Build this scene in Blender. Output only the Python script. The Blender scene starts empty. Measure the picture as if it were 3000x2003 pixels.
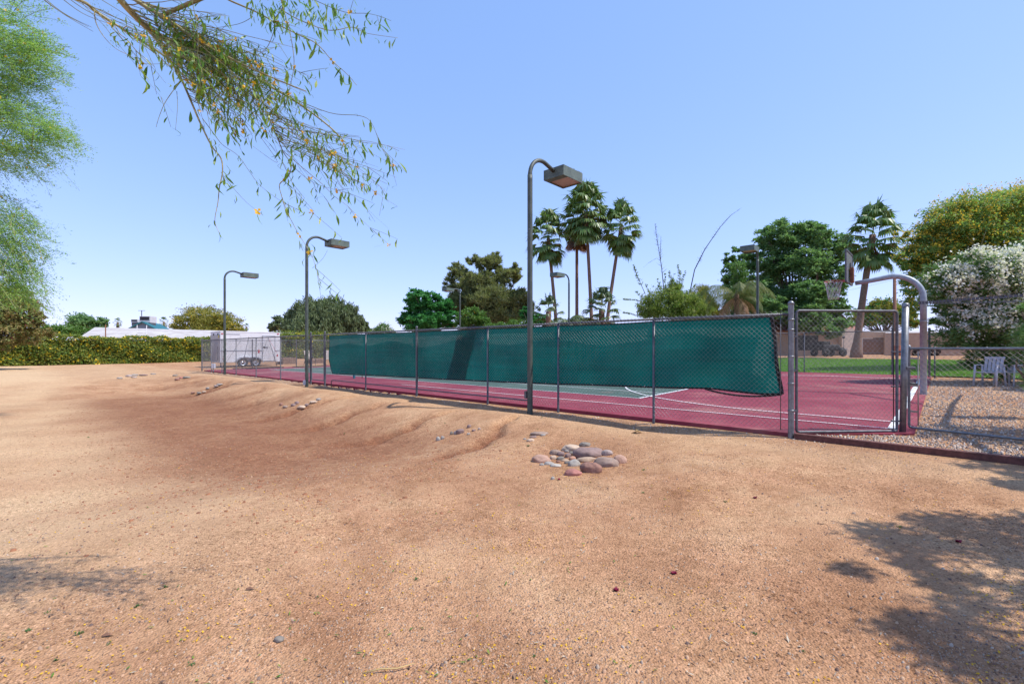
import bpy, bmesh, math, random
import numpy as np
from mathutils import Vector, Matrix, noise as mnoise

random.seed(7)
RNG = np.random.default_rng(7)
SC = bpy.context.scene
COL = SC.collection

# ------------------------------------------------------------------ camera, sky, sun, exposure
F, EYE, HY = 1361.0, 1.26, 1023.0            # focal length in photo pixels, eye height, horizon row
cd = bpy.data.cameras.new("camera"); cam = bpy.data.objects.new("camera", cd); COL.objects.link(cam)
cam.location = (0, 0, EYE); cam.rotation_euler = (math.radians(90), 0, 0)
cd.sensor_width = 36; cd.lens = 36 * F / 3000; cd.shift_y = 21.5 / 3000
cd.clip_start = 0.05; cd.clip_end = 3000
SC.camera = cam

SUN_EL = math.radians(57)
to_sun_h = Vector((0.965, -0.26)).normalized()
world = bpy.data.worlds.new("World"); SC.world = world; world.use_nodes = True
wn = world.node_tree.nodes; wl = world.node_tree.links
sky = wn.new("ShaderNodeTexSky"); sky.sky_type = 'NISHITA'; sky.sun_disc = False
sky.sun_elevation = SUN_EL
sky.sun_rotation = math.atan2(to_sun_h.x, to_sun_h.y)
sky.altitude = 300; sky.air_density = 1.0; sky.dust_density = 0.35; sky.ozone_density = 3.5
sep = wn.new("ShaderNodeSeparateColor"); com = wn.new("ShaderNodeCombineColor"); wl.new(sky.outputs[0], sep.inputs[0])   # hazier, flatter desert sky
for ch, (pw, k) in enumerate(((.62, 1.10), (.48, 1.41), (.50, 2.0))):
    mp_ = wn.new("ShaderNodeMath"); mp_.operation = 'POWER'; wl.new(sep.outputs[ch], mp_.inputs[0]); mp_.inputs[1].default_value = pw
    mk_ = wn.new("ShaderNodeMath"); mk_.operation = 'MULTIPLY'; wl.new(mp_.outputs[0], mk_.inputs[0]); mk_.inputs[1].default_value = k
    wl.new(mk_.outputs[0], com.inputs[ch])
wl.new(com.outputs[0], wn["Background"].inputs[0]); wn["Background"].inputs[1].default_value = 0.15

sl = bpy.data.lights.new("sun", 'SUN'); sl.energy = 3.0; sl.angle = math.radians(0.5); sl.color = (1.0, 0.955, 0.88)
so = bpy.data.objects.new("sun", sl); COL.objects.link(so); so.location = (20, -10, 40)
tosun = Vector((to_sun_h.x * math.cos(SUN_EL), to_sun_h.y * math.cos(SUN_EL), math.sin(SUN_EL)))
so.rotation_euler = tosun.to_track_quat('Z', 'Y').to_euler()
SC.view_settings.view_transform = 'Standard'; SC.view_settings.look = 'None'
SC.view_settings.exposure = 0.92; SC.view_settings.gamma = 1.0; SC.view_settings.use_curve_mapping = False
SC.cycles.max_bounces = 6; SC.cycles.transparent_max_bounces = 16

# ------------------------------------------------------------------ frames of reference
P0 = np.array([4.15, 6.91]); U = np.array([-0.734, 0.679]); V = np.array([0.679, 0.734])
KS = 0.013                                                  # cross fall of the court
def sv(s, v): return P0 + U * s + V * v
def S3(s, v, z): p = sv(s, v); return Vector((p[0], p[1], z))
def CZ(v): return KS * max(v, 0)
def W(px, py, d): return Vector(((px - 1500) / F * d, d, EYE + (HY - py) / F * d))
ANG = math.atan2(V[1], V[0])                                # heading of the v axis
def sm(x, a, b):
    t = np.clip((x - a) / (b - a), 0, 1); return t * t * (3 - 2 * t)
def wob(x, y):
    return (np.sin(x * 1.3 + 1.7 * np.sin(y * .7)) * np.cos(y * 1.1 + np.sin(x * .9)) * .5 +
            np.sin(x * 3.1 + y * 1.9 + 1.0) * .25 + np.sin(y * 3.7 - x * 2.3) * .25)
RILLS = [(4.3, -.25, .05), (5.7, .35, .05), (8.1, .3, .05), (10.5, .25, .06), (13.2, .3, .045), (15.6, .25, .04), (19.0, .2, .04), (23.0, .2, .04)]
def rillmask(s, v):
    m = np.zeros_like(s)
    for i, (s0, skew, w) in enumerate(RILLS):
        c = s0 + skew * (-v - 1) + .10 * np.sin(v * 3 + i) + .05 * np.sin(v * 9 + 2 * i)
        ww = .055 + .15 * sm(-v, .8, 3.2)
        m = np.maximum(m, np.exp(-((s - c) / ww) ** 2) * sm(-v, .75, 1.3) * (1 - sm(-v, 2.9, 4.4)))
    return m
def basinmask(s, v):
    return sm(-v, 1.3, 3.7) * sm(s, 1.0, 6.5) * (1 - sm(s, 21, 31)) * (1 - sm(-v, 8, 15))
def G(x, y):
    x = np.asarray(x, float); y = np.asarray(y, float)
    s = (x - P0[0]) * U[0] + (y - P0[1]) * U[1]; v = (x - P0[0]) * V[0] + (y - P0[1]) * V[1]
    z = KS * np.clip(v, 0, 17) - .06
    z = z + sm(v, 17, 36) * .50 * (1 - sm(s, 6, 16))
    near = .24 * sm(-v, .5, 5.5) * (1 - sm(s, 10, 24)) * (1 - sm(-s, 1.5, 5) * .6)
    b = .50 * basinmask(s, v)
    z = z - np.maximum(near, b)
    out = sm(-v, .35, 1.4)
    z = z + wob(x, y) * .018 * out + wob(x * 2.7 + 5, y * 2.7) * .006 * out
    z = z + .09 * np.exp(-((v + 1.45) / .6) ** 2) * (0.55 + .45 * np.sin(s * 1.55 + 1 + .6 * np.sin(s * .7))) * sm(s, 1, 4) * (1 - sm(s, 18, 24))   # berm humps
    z = z - .13 * np.exp(-((v + .42) / .30) ** 2) * sm(s, .5, 2.5) * (1 - sm(s, 15, 20))                                  # gutter along the fence
    z = z + np.where((s < 0) & (v > .05), .035, 0) * (v < 14)
    z = z - rillmask(s, v) * (.10 + .05 * wob(x * 5, y * 5))
    z = z - .10 * np.exp(-(((x - .95) / .75) ** 2 + ((y - 6.25) / .55) ** 2))
    inside = ((s > -1.25) & (s < 31.2) & (v > .12) & (v < 16.7) & (v > .25 - .835 * s))
    z = np.where(inside, z - .16, z)
    return z
def g(x, y): return float(G(x, y))
def hit(px, py):
    d = 1.5
    while d < 120:
        x = (px - 1500) / F * d; z = EYE + (HY - py) / F * d
        if z <= g(x, d): return Vector((x, d, g(x, d)))
        d *= 1.002
    return Vector((x, d, 0))

# ------------------------------------------------------------------ object helpers
def tag(o, label=None, cat=None, group=None, kind=None):
    if label: o['label'] = label
    if cat: o['category'] = cat
    if group: o['group'] = group
    if kind: o['kind'] = kind
    return o
def thing(name, label, cat, loc=(0, 0, 0), rz=0, group=None):
    o = bpy.data.objects.new(name, None); COL.objects.link(o); o.empty_display_size = .2
    o.location = loc; o.rotation_euler = (0, 0, rz)
    return tag(o, label, cat, group)
def link_mesh(name, me, mats, parent=None):
    for m in (mats if isinstance(mats, (list, tuple)) else [mats]): me.materials.append(m)
    o = bpy.data.objects.new(name, me); COL.objects.link(o)
    if parent is not None: o.parent = parent
    return o
def mk(name, Vs, Fs, mats, midx=None, parent=None, smooth=False, attr=None):
    Vs = np.asarray(Vs, np.float32); Fs = np.asarray(Fs, np.int32); k = Fs.shape[1]
    me = bpy.data.meshes.new(name)
    me.vertices.add(len(Vs)); me.vertices.foreach_set("co", Vs.ravel())
    me.loops.add(Fs.size); me.loops.foreach_set("vertex_index", Fs.ravel())
    me.polygons.add(len(Fs)); me.polygons.foreach_set("loop_start", np.arange(0, Fs.size, k, dtype=np.int32))
    if midx is not None: me.polygons.foreach_set("material_index", np.asarray(midx, np.int32))
    if smooth: me.polygons.foreach_set("use_smooth", np.ones(len(Fs), dtype=bool))
    if attr:
        for n, a in attr.items():
            at = me.attributes.new(n, 'FLOAT', 'POINT'); at.data.foreach_set("value", np.asarray(a, np.float32))
    me.update(calc_edges=True); me.validate()
    return link_mesh(name, me, mats, parent)

class MB:
    def __init__(s): s.v = []; s.f = []; s.m = []; s.sm = []
    def add(s, vs, fs, mi=0, smooth=False):
        b = len(s.v); s.v += [tuple(x) for x in vs]
        for f in fs: s.f.append(tuple(b + i for i in f)); s.m.append(mi); s.sm.append(smooth)
        return s
    def box(s, c, d, rz=0, mi=0, bev=0.0, M=None):
        bm = bmesh.new(); bmesh.ops.create_cube(bm, size=1)
        bmesh.ops.scale(bm, vec=d, verts=bm.verts)
        if bev > 0: bmesh.ops.bevel(bm, geom=bm.edges[:] , offset=bev, segments=2, affect='EDGES', profile=.5)
        bm.verts.index_update(); T = M if M is not None else Matrix.Translation(c) @ Matrix.Rotation(rz, 4, 'Z')
        s.add([T @ v.co for v in bm.verts], [[v.index for v in f.verts] for f in bm.faces], mi); bm.free(); return s
    def tube(s, path, rad, n=8, mi=0, caps=True, smooth=True):
        P = [Vector(p) for p in path]
        if not isinstance(rad, (list, tuple)): rad = [rad] * len(P)
        T = []
        for i in range(len(P)):
            t = (P[min(i + 1, len(P) - 1)] - P[max(i - 1, 0)]); T.append(t.normalized() if t.length > 1e-9 else Vector((0, 0, 1)))
        a = T[0].orthogonal().normalized(); vs = []
        for i, p in enumerate(P):
            a = (a - T[i] * a.dot(T[i]));  a = a.normalized() if a.length > 1e-6 else T[i].orthogonal().normalized()
            b = T[i].cross(a)
            for k in range(n):
                w = 2 * math.pi * k / n; vs.append(p + (a * math.cos(w) + b * math.sin(w)) * rad[i])
        fs = [[i * n + k, i * n + (k + 1) % n, (i + 1) * n + (k + 1) % n, (i + 1) * n + k] for i in range(len(P) - 1) for k in range(n)]
        s.add(vs, fs, mi, smooth)
        if caps:
            b = len(s.v) - len(vs)
            s.f.append(tuple(b + k for k in reversed(range(n)))); s.m.append(mi); s.sm.append(False)
            s.f.append(tuple(b + (len(P) - 1) * n + k for k in range(n))); s.m.append(mi); s.sm.append(False)
        return s
    def lathe(s, c, prof, n=16, mi=0, axis=None):
        vs = []
        R = Matrix.Identity(3) if axis is None else Vector(axis).to_track_quat('Z', 'Y').to_matrix()
        for r, z in prof:
            for k in range(n):
                w = 2 * math.pi * k / n; vs.append(Vector(c) + R @ Vector((r * math.cos(w), r * math.sin(w), z)))
        m = len(prof)
        fs = [[i * n + k, i * n + (k + 1) % n, (i + 1) * n + (k + 1) % n, (i + 1) * n + k] for i in range(m - 1) for k in range(n)]
        return s.add(vs, fs, mi, True)
    def ball(s, c, r, mi=0, sub=2, sc=(1, 1, 1)):
        bm = bmesh.new(); bmesh.ops.create_icosphere(bm, subdivisions=sub, radius=r); bm.verts.index_update()
        s.add([Vector(c) + Vector((v.co.x * sc[0], v.co.y * sc[1], v.co.z * sc[2])) for v in bm.verts], [[v.index for v in f.verts] for f in bm.faces], mi, True); bm.free(); return s
    def quad(s, a, b, c, d, mi=0): return s.add([a, b, c, d], [(0, 1, 2, 3)], mi)
    def build(s, name, mats, parent=None):
        me = bpy.data.meshes.new(name); me.from_pydata(s.v, [], s.f)
        me.polygons.foreach_set("material_index", s.m); me.polygons.foreach_set("use_smooth", s.sm); me.update()
        return link_mesh(name, me, mats, parent)

# ------------------------------------------------------------------ materials
def newmat(name):
    m = bpy.data.materials.new(name); m.use_nodes = True
    nt = m.node_tree; return m, nt, nt.nodes, nt.links, nt.nodes["Principled BSDF"]
def ramp(n, stops, interp='LINEAR'):
    r = n.new("ShaderNodeValToRGB"); cr = r.color_ramp; cr.interpolation = interp
    while len(cr.elements) < len(stops): cr.elements.new(.5)
    for e, (p, c) in zip(cr.elements, stops):
        e.position = p; e.color = (*c, 1) if len(c) == 3 else c
    return r
def noise(n, l, scale, detail=3, coord=None, rough=.55):
    t = n.new("ShaderNodeTexNoise"); t.inputs['Scale'].default_value = scale; t.inputs['Detail'].default_value = detail
    t.inputs['Roughness'].default_value = rough
    if coord is not None: l.new(coord, t.inputs['Vector'])
    return t
def mixc(n, l, fac, a, b, mode='MIX'):
    x = n.new("ShaderNodeMix"); x.data_type = 'RGBA'; x.blend_type = mode
    for i, q in ((0, fac), (6, a), (7, b)):
        if hasattr(q, 'links'): l.new(q, x.inputs[i])
        elif i == 0: x.inputs[0].default_value = q
        else: x.inputs[i].default_value = (*q, 1)
    return x.outputs[2]
def plain(name, col, rough=.6, metal=0, var=.25, scale=6, bump=.0, bscale=40, col2=None, spec=.4):
    m, nt, n, l, b = newmat(name)
    tc = n.new("ShaderNodeTexCoord").outputs['Object']
    t = noise(n, l, scale, 5, tc, .65)
    c2 = col2 or tuple(c * (1 - var) for c in col)
    r = ramp(n, [(.38, c2), (.62, col)]); l.new(t.outputs[0], r.inputs[0]); l.new(r.outputs[0], b.inputs['Base Color'])
    b.inputs['Roughness'].default_value = rough; b.inputs['Metallic'].default_value = metal; b.inputs['Specular IOR Level'].default_value = spec
    if bump:
        t2 = noise(n, l, bscale, 4, tc); bp = n.new("ShaderNodeBump"); bp.inputs['Strength'].default_value = bump; bp.inputs['Distance'].default_value = .01
        l.new(t2.outputs[0], bp.inputs['Height']); l.new(bp.outputs[0], b.inputs['Normal'])
    return m
def leafmat(name, cols, trans=.35, rough=.55, spec=.25, tcol=1.25):
    m, nt, n, l, b = newmat(name)
    ge = n.new("ShaderNodeNewGeometry")
    st = [(i / max(1, len(cols) - 1), c) for i, c in enumerate(cols)]
    r = ramp(n, st); l.new(ge.outputs['Random Per Island'], r.inputs[0])
    l.new(r.outputs[0], b.inputs['Base Color']); b.inputs['Roughness'].default_value = rough; b.inputs['Specular IOR Level'].default_value = spec
    tr = n.new("ShaderNodeBsdfTranslucent"); mc = mixc(n, l, 1.0, r.outputs[0], (tcol, tcol * 1.1, tcol * .7), 'MULTIPLY'); l.new(mc, tr.inputs[0])
    mx = n.new("ShaderNodeMixShader"); mx.inputs[0].default_value = trans
    l.new(b.outputs[0], mx.inputs[1]); l.new(tr.outputs[0], mx.inputs[2]); l.new(mx.outputs[0], n["Material Output"].inputs[0])
    return m
def islandmat(name, cols, rough=.8, interp='LINEAR'):
    m, nt, n, l, b = newmat(name); ge = n.new("ShaderNodeNewGeometry")
    r = ramp(n, [(i / max(1, len(cols) - 1), c) for i, c in enumerate(cols)], interp); l.new(ge.outputs['Random Per Island'], r.inputs[0])
    l.new(r.outputs[0], b.inputs['Base Color']); b.inputs['Roughness'].default_value = rough; b.inputs['Specular IOR Level'].default_value = .2
    return m

def dirt_material():
    m, nt, n, l, b = newmat("dirt")
    pos = n.new("ShaderNodeNewGeometry").outputs['Position']
    big = noise(n, l, .55, 9, pos, .74); mid = noise(n, l, 2.4, 8, pos, .76); fine = noise(n, l, 26, 5, pos, .7)
    r1 = ramp(n, [(.38, (.33, .175, .095)), (.5, (.42, .238, .132)), (.64, (.50, .315, .18))]); l.new(big.outputs[0], r1.inputs[0])
    r2 = ramp(n, [(.3, (.74, .69, .64)), (.5, (1, 1, 1)), (.7, (1.14, 1.14, 1.16))]); l.new(mid.outputs[0], r2.inputs[0])
    c = mixc(n, l, 1.0, r1.outputs[0], r2.outputs[0], 'MULTIPLY')
    at = n.new("ShaderNodeAttribute"); at.attribute_name = "clay"
    ma = n.new("ShaderNodeMath"); ma.operation = 'MULTIPLY_ADD'; l.new(mid.outputs[0], ma.inputs[0]); ma.inputs[1].default_value = 1.5; ma.inputs[2].default_value = -.75
    m8 = noise(n, l, 9, 5, pos, .7); m9 = n.new("ShaderNodeMath"); m9.operation = 'MULTIPLY_ADD'; l.new(m8.outputs[0], m9.inputs[0]); m9.inputs[1].default_value = 1.3; m9.inputs[2].default_value = -.68; m7 = n.new("ShaderNodeMath"); m7.operation = 'ADD'; l.new(m9.outputs[0], m7.inputs[0]); l.new(ma.outputs[0], m7.inputs[1]); ma = m7
    mb = n.new("ShaderNodeMath"); mb.operation = 'ADD'; l.new(ma.outputs[0], mb.inputs[0]); l.new(at.outputs['Fac'], mb.inputs[1])
    rc = ramp(n, [(.18, (0, 0, 0)), (.98, (.92, .92, .92))]); l.new(mb.outputs[0], rc.inputs[0])
    c = mixc(n, l, rc.outputs[0], c, (.215, .092, .050))
    ap = n.new("ShaderNodeAttribute"); ap.attribute_name = "pale"
    c = mixc(n, l, ap.outputs['Fac'], c, (.57, .395, .235))
    pn = noise(n, l, .9, 4, pos, .6); pr = ramp(n, [(.36, (.35, .35, .35)), (.58, (1, 1, 1))]); l.new(pn.outputs[0], pr.inputs[0])
    # grit: pale, dark and ochre grains, several sizes
    for sc, hi, lo, pa in ((105, (1.5, 1.5, 1.6), (.30, .26, .23), .9), (38, (1.35, 1.35, 1.4), (.50, .44, .40), .5)):
        vo = n.new("ShaderNodeTexVoronoi"); vo.inputs['Scale'].default_value = sc; l.new(pos, vo.inputs['Vector'])
        sep = n.new("ShaderNodeSeparateColor"); l.new(vo.outputs['Color'], sep.inputs[0])
        rr = ramp(n, [(0, lo), (.16, (.85, .83, .8)), (.3, (1, 1, 1)), (.72, (1, .99, .97)), (.88, (1.12, 1.1, 1.08)), (1, hi)]); l.new(sep.outputs[0], rr.inputs[0])
        fm = n.new("ShaderNodeMath"); fm.operation = 'MULTIPLY'; l.new(pr.outputs[0], fm.inputs[0]); fm.inputs[1].default_value = pa
        c = mixc(n, l, fm.outputs[0], c, mixc(n, l, 1.0, c, rr.outputs[0], 'MULTIPLY'))
    rf = ramp(n, [(.3, (.8, .78, .75)), (.55, (1.05, 1.05, 1.05))]); l.new(fine.outputs[0], rf.inputs[0])
    c = mixc(n, l, .8, c, mixc(n, l, 1.0, c, rf.outputs[0], 'MULTIPLY'))
    l.new(c, b.inputs['Base Color']); b.inputs['Roughness'].default_value = .95; b.inputs['Specular IOR Level'].default_value = .1
    # cracks in the clay
    v2 = n.new("ShaderNodeTexVoronoi"); v2.feature = 'DISTANCE_TO_EDGE'; v2.inputs['Scale'].default_value = 11; 
    wv = n.new("ShaderNodeMix"); wv.data_type = 'VECTOR'; wv.inputs[0].default_value = .08; l.new(pos, wv.inputs[4]); l.new(noise(n, l, 6, 3, pos).outputs[1], wv.inputs[5]); l.new(wv.outputs[1], v2.inputs['Vector'])
    rk = ramp(n, [(0, (0, 0, 0)), (.06, (1, 1, 1))]); l.new(v2.outputs[0], rk.inputs[0])
    ck = mixc(n, l, rc.outputs[0], (1, 1, 1), rk.outputs[0])
    vo = n.new("ShaderNodeTexVoronoi"); vo.inputs['Scale'].default_value = 75; l.new(pos, vo.inputs['Vector'])
    h1 = n.new("ShaderNodeMath"); h1.operation = 'MULTIPLY_ADD'; l.new(vo.outputs['Distance'], h1.inputs[0]); h1.inputs[1].default_value = -.9; l.new(fine.outputs[0], h1.inputs[2])
    h2 = n.new("ShaderNodeMath"); h2.operation = 'MULTIPLY_ADD'; l.new(ck, h2.inputs[0]); h2.inputs[1].default_value = .8; l.new(h1.outputs[0], h2.inputs[2])
    bp = n.new("ShaderNodeBump"); bp.inputs['Strength'].default_value = .8; bp.inputs['Distance'].default_value = .014
    l.new(h2.outputs[0], bp.inputs['Height']); l.new(bp.outputs[0], b.inputs['Normal'])
    return m
def court_material(name, c1, c2, c3):
    m, nt, n, l, b = newmat(name)
    pos = n.new("ShaderNodeNewGeometry").outputs['Position']
    big = noise(n, l, .5, 5, pos, .6); fine = noise(n, l, 120, 3, pos, .7); mid = noise(n, l, 3.5, 6, pos, .7)
    r = ramp(n, [(.33, c1), (.52, c2), (.68, c3)]); l.new(big.outputs[0], r.inputs[0])
    r2 = ramp(n, [(.35, (.9, .9, .9)), (.62, (1.06, 1.06, 1.06))]); l.new(mid.outputs[0], r2.inputs[0])
    c = mixc(n, l, 1.0, r.outputs[0], r2.outputs[0], 'MULTIPLY')
    dn = noise(n, l, .33, 7, pos, .68); dr = ramp(n, [(.54, (0, 0, 0)), (.74, (.6, .6, .6))]); l.new(dn.outputs[0], dr.inputs[0]); c = mixc(n, l, dr.outputs[0], c, (.36, .215, .17))
    sc_ = noise(n, l, 14, 6, pos, .8); sr = ramp(n, [(.66, (0, 0, 0)), (.74, (.35, .35, .35))]); l.new(sc_.outputs[0], sr.inputs[0]); c = mixc(n, l, sr.outputs[0], c, (.42, .30, .27))
    l.new(c, b.inputs['Base Color']); b.inputs['Roughness'].default_value = .8; b.inputs['Specular IOR Level'].default_value = .25
    bp = n.new("ShaderNodeBump"); bp.inputs['Strength'].default_value = .3; bp.inputs['Distance'].default_value = .003
    l.new(fine.outputs[0], bp.inputs['Height']); l.new(bp.outputs[0], b.inputs['Normal'])
    return m
def screen_material(name, col, trans, hole):
    m, nt, n, l, b = newmat(name)
    tc = n.new("ShaderNodeTexCoord").outputs['Object']
    mp = n.new("ShaderNodeMapping"); l.new(tc, mp.inputs[0]); mp.inputs['Scale'].default_value = (.35, .35, 14)
    st = noise(n, l, 1.6, 4, mp.outputs[0], .6); pa = noise(n, l, .8, 4, tc)
    r = ramp(n, [(.3, tuple(c * .8 for c in col)), (.5, col), (.72, tuple(c * 1.18 for c in col))]); l.new(st.outputs[0], r.inputs[0])
    r2 = ramp(n, [(.3, (.68, .72, .72)), (.7, (1.18, 1.15, 1.15))]); l.new(pa.outputs[0], r2.inputs[0])
    c = mixc(n, l, 1.0, r.outputs[0], r2.outputs[0], 'MULTIPLY')
    l.new(c, b.inputs['Base Color']); b.inputs['Roughness'].default_value = .7; b.inputs['Specular IOR Level'].default_value = .15
    tr = n.new("ShaderNodeBsdfTranslucent"); l.new(c, tr.inputs[0])
    mx = n.new("ShaderNodeMixShader"); mx.inputs[0].default_value = trans; l.new(b.outputs[0], mx.inputs[1]); l.new(tr.outputs[0], mx.inputs[2])
    tp = n.new("ShaderNodeBsdfTransparent"); m2 = n.new("ShaderNodeMixShader"); m2.inputs[0].default_value = hole
    l.new(mx.outputs[0], m2.inputs[1]); l.new(tp.outputs[0], m2.inputs[2]); l.new(m2.outputs[0], n["Material Output"].inputs[0])
    return m

M = {}
M['dirt'] = dirt_material()
M['red'] = court_material("red_acrylic", (.185, .026, .040), (.215, .034, .052), (.27, .072, .080))
M['green_court'] = court_material("green_acrylic", (.050, .088, .070), (.068, .110, .088), (.092, .130, .105))
M['line'] = plain("court_paint", (.72, .72, .72), .7, var=.15, scale=9)
M['galv'] = plain("galvanised_steel", (.24, .25, .265), .45, .6, .35, 14, .1, 60)
M['galv_pole'] = plain("dull_galvanised_pole", (.33, .37, .41), .5, .25, .25, 12, .1, 60)
M['galv_dull'] = plain("weathered_galvanised_steel", (.15, .15, .165), .55, .45, .4, 18, .15, 60)
M['wire'] = plain("fence_wire", (.30, .30, .31), .5, .6, .3, 8)
M['wire_bright'] = plain("rusty_bright_wire", (.50, .47, .44), .5, .4, .3, 4, col2=(.38, .27, .20))
M['screen'] = screen_material("windscreen_fabric", (.002, .135, .115), .52, .006)
M['screen_dark'] = screen_material("shadow_strip_fabric", (.003, .05, .046), .3, .0)  # dark tone stands for the shadow band on the screen
M['hem'] = plain("black_webbing", (.012, .012, .014), .8)
M['lamp_green'] = plain("weathered_green_paint", (.12, .155, .13), .6, .1, .45, 5, .2, 25, col2=(.075, .10, .088))
def polepaint():
    m, nt, n, l, b = newmat("peeling_green_paint")
    tc = n.new("ShaderNodeTexCoord").outputs['Object']
    t1 = noise(n, l, 9, 6, tc, .7); t2 = noise(n, l, 4, 5, tc, .7)
    r = ramp(n, [(.35, (.035, .048, .040)), (.6, (.075, .09, .074))]); l.new(t2.outputs[0], r.inputs[0])
    k = ramp(n, [(.70, (0, 0, 0)), (.72, (1, 1, 1))]); l.new(t1.outputs[0], k.inputs[0])
    l.new(mixc(n, l, k.outputs[0], r.outputs[0], (.30, .30, .30)), b.inputs['Base Color']); b.inputs['Roughness'].default_value = .55
    return m
M['pole'] = polepaint()
M['lens'] = plain("dusty_lamp_glass", (.42, .30, .26), .35, 0, .2, 3)
M['rust'] = plain("rusty_steel", (.22, .09, .05), .8, .2, .4, 12, .3)
M['timber'] = plain("stained_timber", (.16, .062, .05), .85, 0, .45, 14, .4, 50)
M['black'] = plain("black_rubber", (.018, .018, .019), .75, 0, .3)
M['white_paint'] = plain("white_painted_metal", (.60, .60, .63), .35, 0, .06, 1.2)
M['trailer_end'] = plain("shaded_end_panel", (.42, .39, .38), .45, .1, .1, 2)  # shade of the rear end put into a darker colour than the sides
M['alu'] = plain("bright_aluminium", (.62, .63, .65), .3, .9, .15)
M['grey_stripe'] = plain("grey_trim", (.28, .29, .33), .5)
M['redlight'] = plain("red_plastic", (.5, .02, .03), .3)
M['white_plastic'] = plain("white_plastic", (.50, .50, .54), .45, 0, .1)
M['orange'] = plain("orange_rim_paint", (.55, .12, .10), .5)
M['glass'] = plain("clear_backboard_panel", (.30, .32, .36), .15, .2, .1)
M['net'] = plain("white_cord", (.70, .66, .66), .8)
M['tan_wall'] = plain("tan_stucco", (.48, .33, .23), .9, 0, .12, 3, .3, 60)
M['cream_wall'] = plain("cream_stucco", (.66, .55, .45), .9, 0, .1, 3, .3, 60)
M['tile'] = plain("clay_roof_tile", (.33, .14, .10), .8, 0, .4, 7, .4, 18)
M['white_roof'] = plain("white_coated_roof", (.47, .445, .435), .7, 0, .14, .7, col2=(.36, .325, .31))
M['teal'] = plain("teal_fascia_paint", (.02, .14, .17), .6)
M['blue_grey'] = plain("blue_grey_siding", (.25, .31, .38), .7)
M['ac'] = plain("air_conditioner_metal", (.55, .54, .56), .6)
M['dark'] = plain("dark_opening", (.03, .03, .035), .9)
M['wood'] = plain("weathered_brown_wood", (.23, .11, .07), .85, 0, .4, 9, .3)
M['pallet'] = plain("old_pallet_wood", (.36, .24, .17), .9, 0, .4, 9, .3)
M['bark_grey'] = plain("grey_brown_bark", (.17, .125, .095), .95, 0, .45, 9, .8, 22)
M['bark_palm'] = plain("palm_bark", (.25, .155, .115), .95, 0, .4, 11, .8, 26)
M['bark_verde'] = plain("yellow_green_bark", (.36, .32, .14), .7, 0, .35, 14, .4, 40, col2=(.20, .17, .08))
M['twig'] = plain("olive_twig", (.20, .205, .085), .7, 0, .35, 18)
M['twig_dark'] = plain("dark_twig", (.06, .055, .055), .8, 0, .3, 18)
M['terracotta'] = plain("terracotta", (.45, .17, .10), .85)
M['sling'] = plain("beige_sling_fabric", (.50, .43, .38), .8)
M['teal_post'] = plain("blue_net_post_paint", (.01, .16, .22), .5)
M['stem'] = plain("dark_core_box", (.06, .06, .03), .95, 0, .4, 3)  # for the solid box added inside the hedge to block light, not stems
M['dead'] = leafmat("dead_palm_thatch", [(.20, .095, .055), (.28, .15, .09), (.15, .07, .045)], .15)
M['palm'] = leafmat("fan_palm_green", [(0.066, 0.145, 0.033), (0.112, 0.205, 0.047), (0.172, 0.238, 0.073), (0.092, 0.158, 0.04)], .28, .4, .5)
M['palm_young'] = leafmat("young_palm_green", [(.055, .10, .045), (.09, .14, .06), (.13, .17, .07)], .3, .4, .5)
M['queen'] = leafmat("queen_palm_frond", [(.11, .15, .05), (.17, .18, .06), (.08, .13, .05), (.20, .17, .08)], .35)
M['queen_dead'] = leafmat("brown_palm_frond", [(.30, .15, .08), (.38, .22, .12), (.24, .11, .06)], .25)
M['pine'] = leafmat("pine_needles", [(.17, .205, .085), (.23, .25, .10), (.15, .185, .08), (.28, .27, .12)], .38)
M['ash'] = leafmat("bright_green_leaf", [(0.034, 0.149, 0.04), (0.057, 0.218, 0.057), (0.086, 0.287, 0.086)], .35)
M['pepper'] = leafmat("pepper_tree_leaf", [(0.098, 0.138, 0.063), (0.138, 0.178, 0.081), (0.172, 0.207, 0.103)], .3)
M['mesquite'] = leafmat("dark_green_leaf", [(.07, .145, .06), (.115, .22, .08), (.165, .29, .105), (.23, .34, .14)], .42)
M['verde'] = leafmat("palo_verde_leaf", [(.17, .20, .04), (.25, .245, .05), (.33, .28, .06)], .35)
M['hedge'] = leafmat("hedge_leaf", [(.065, .125, .02), (.11, .18, .028), (.19, .22, .034), (.27, .25, .045)], .3)
M['citrus'] = leafmat("citrus_leaf", [(0.052, 0.127, 0.023), (0.092, 0.184, 0.034), (0.138, 0.241, 0.046)], .3)
M['bamboo'] = leafmat("bamboo_leaf", [(.12, .20, .04), (.21, .28, .065), (.32, .33, .10)], .4)
M['oleander'] = leafmat("oleander_leaf", [(0.075, 0.15, 0.045), (0.12, 0.225, 0.062), (0.195, 0.27, 0.098)], .25)
M['feather'] = leafmat("feathery_leaf", [(0.15, 0.329, 0.112), (0.269, 0.448, 0.098), (0.403, 0.538, 0.12), (0.194, 0.389, 0.179)], .45)
M['fern'] = leafmat("pale_feathery_leaf", [(.12, .22, .07), (.18, .30, .10)], .4)
M['boug'] = leafmat("bougainvillea_leaf", [(0.121, 0.142, 0.041), (0.203, 0.189, 0.061), (0.311, 0.216, 0.088), (0.088, 0.155, 0.041)], .3)
M['yellow'] = leafmat("yellow_petal", [(.62, .36, .02), (.75, .46, .03), (.55, .30, .02)], .3)
M['gold'] = leafmat("golden_blossom", [(.62, .42, .06), (.72, .50, .06), (.50, .38, .06)], .35)
M['white_fl'] = leafmat("white_petal", [(.68, .66, .60), (.78, .76, .72), (.58, .55, .48)], .3)
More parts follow.
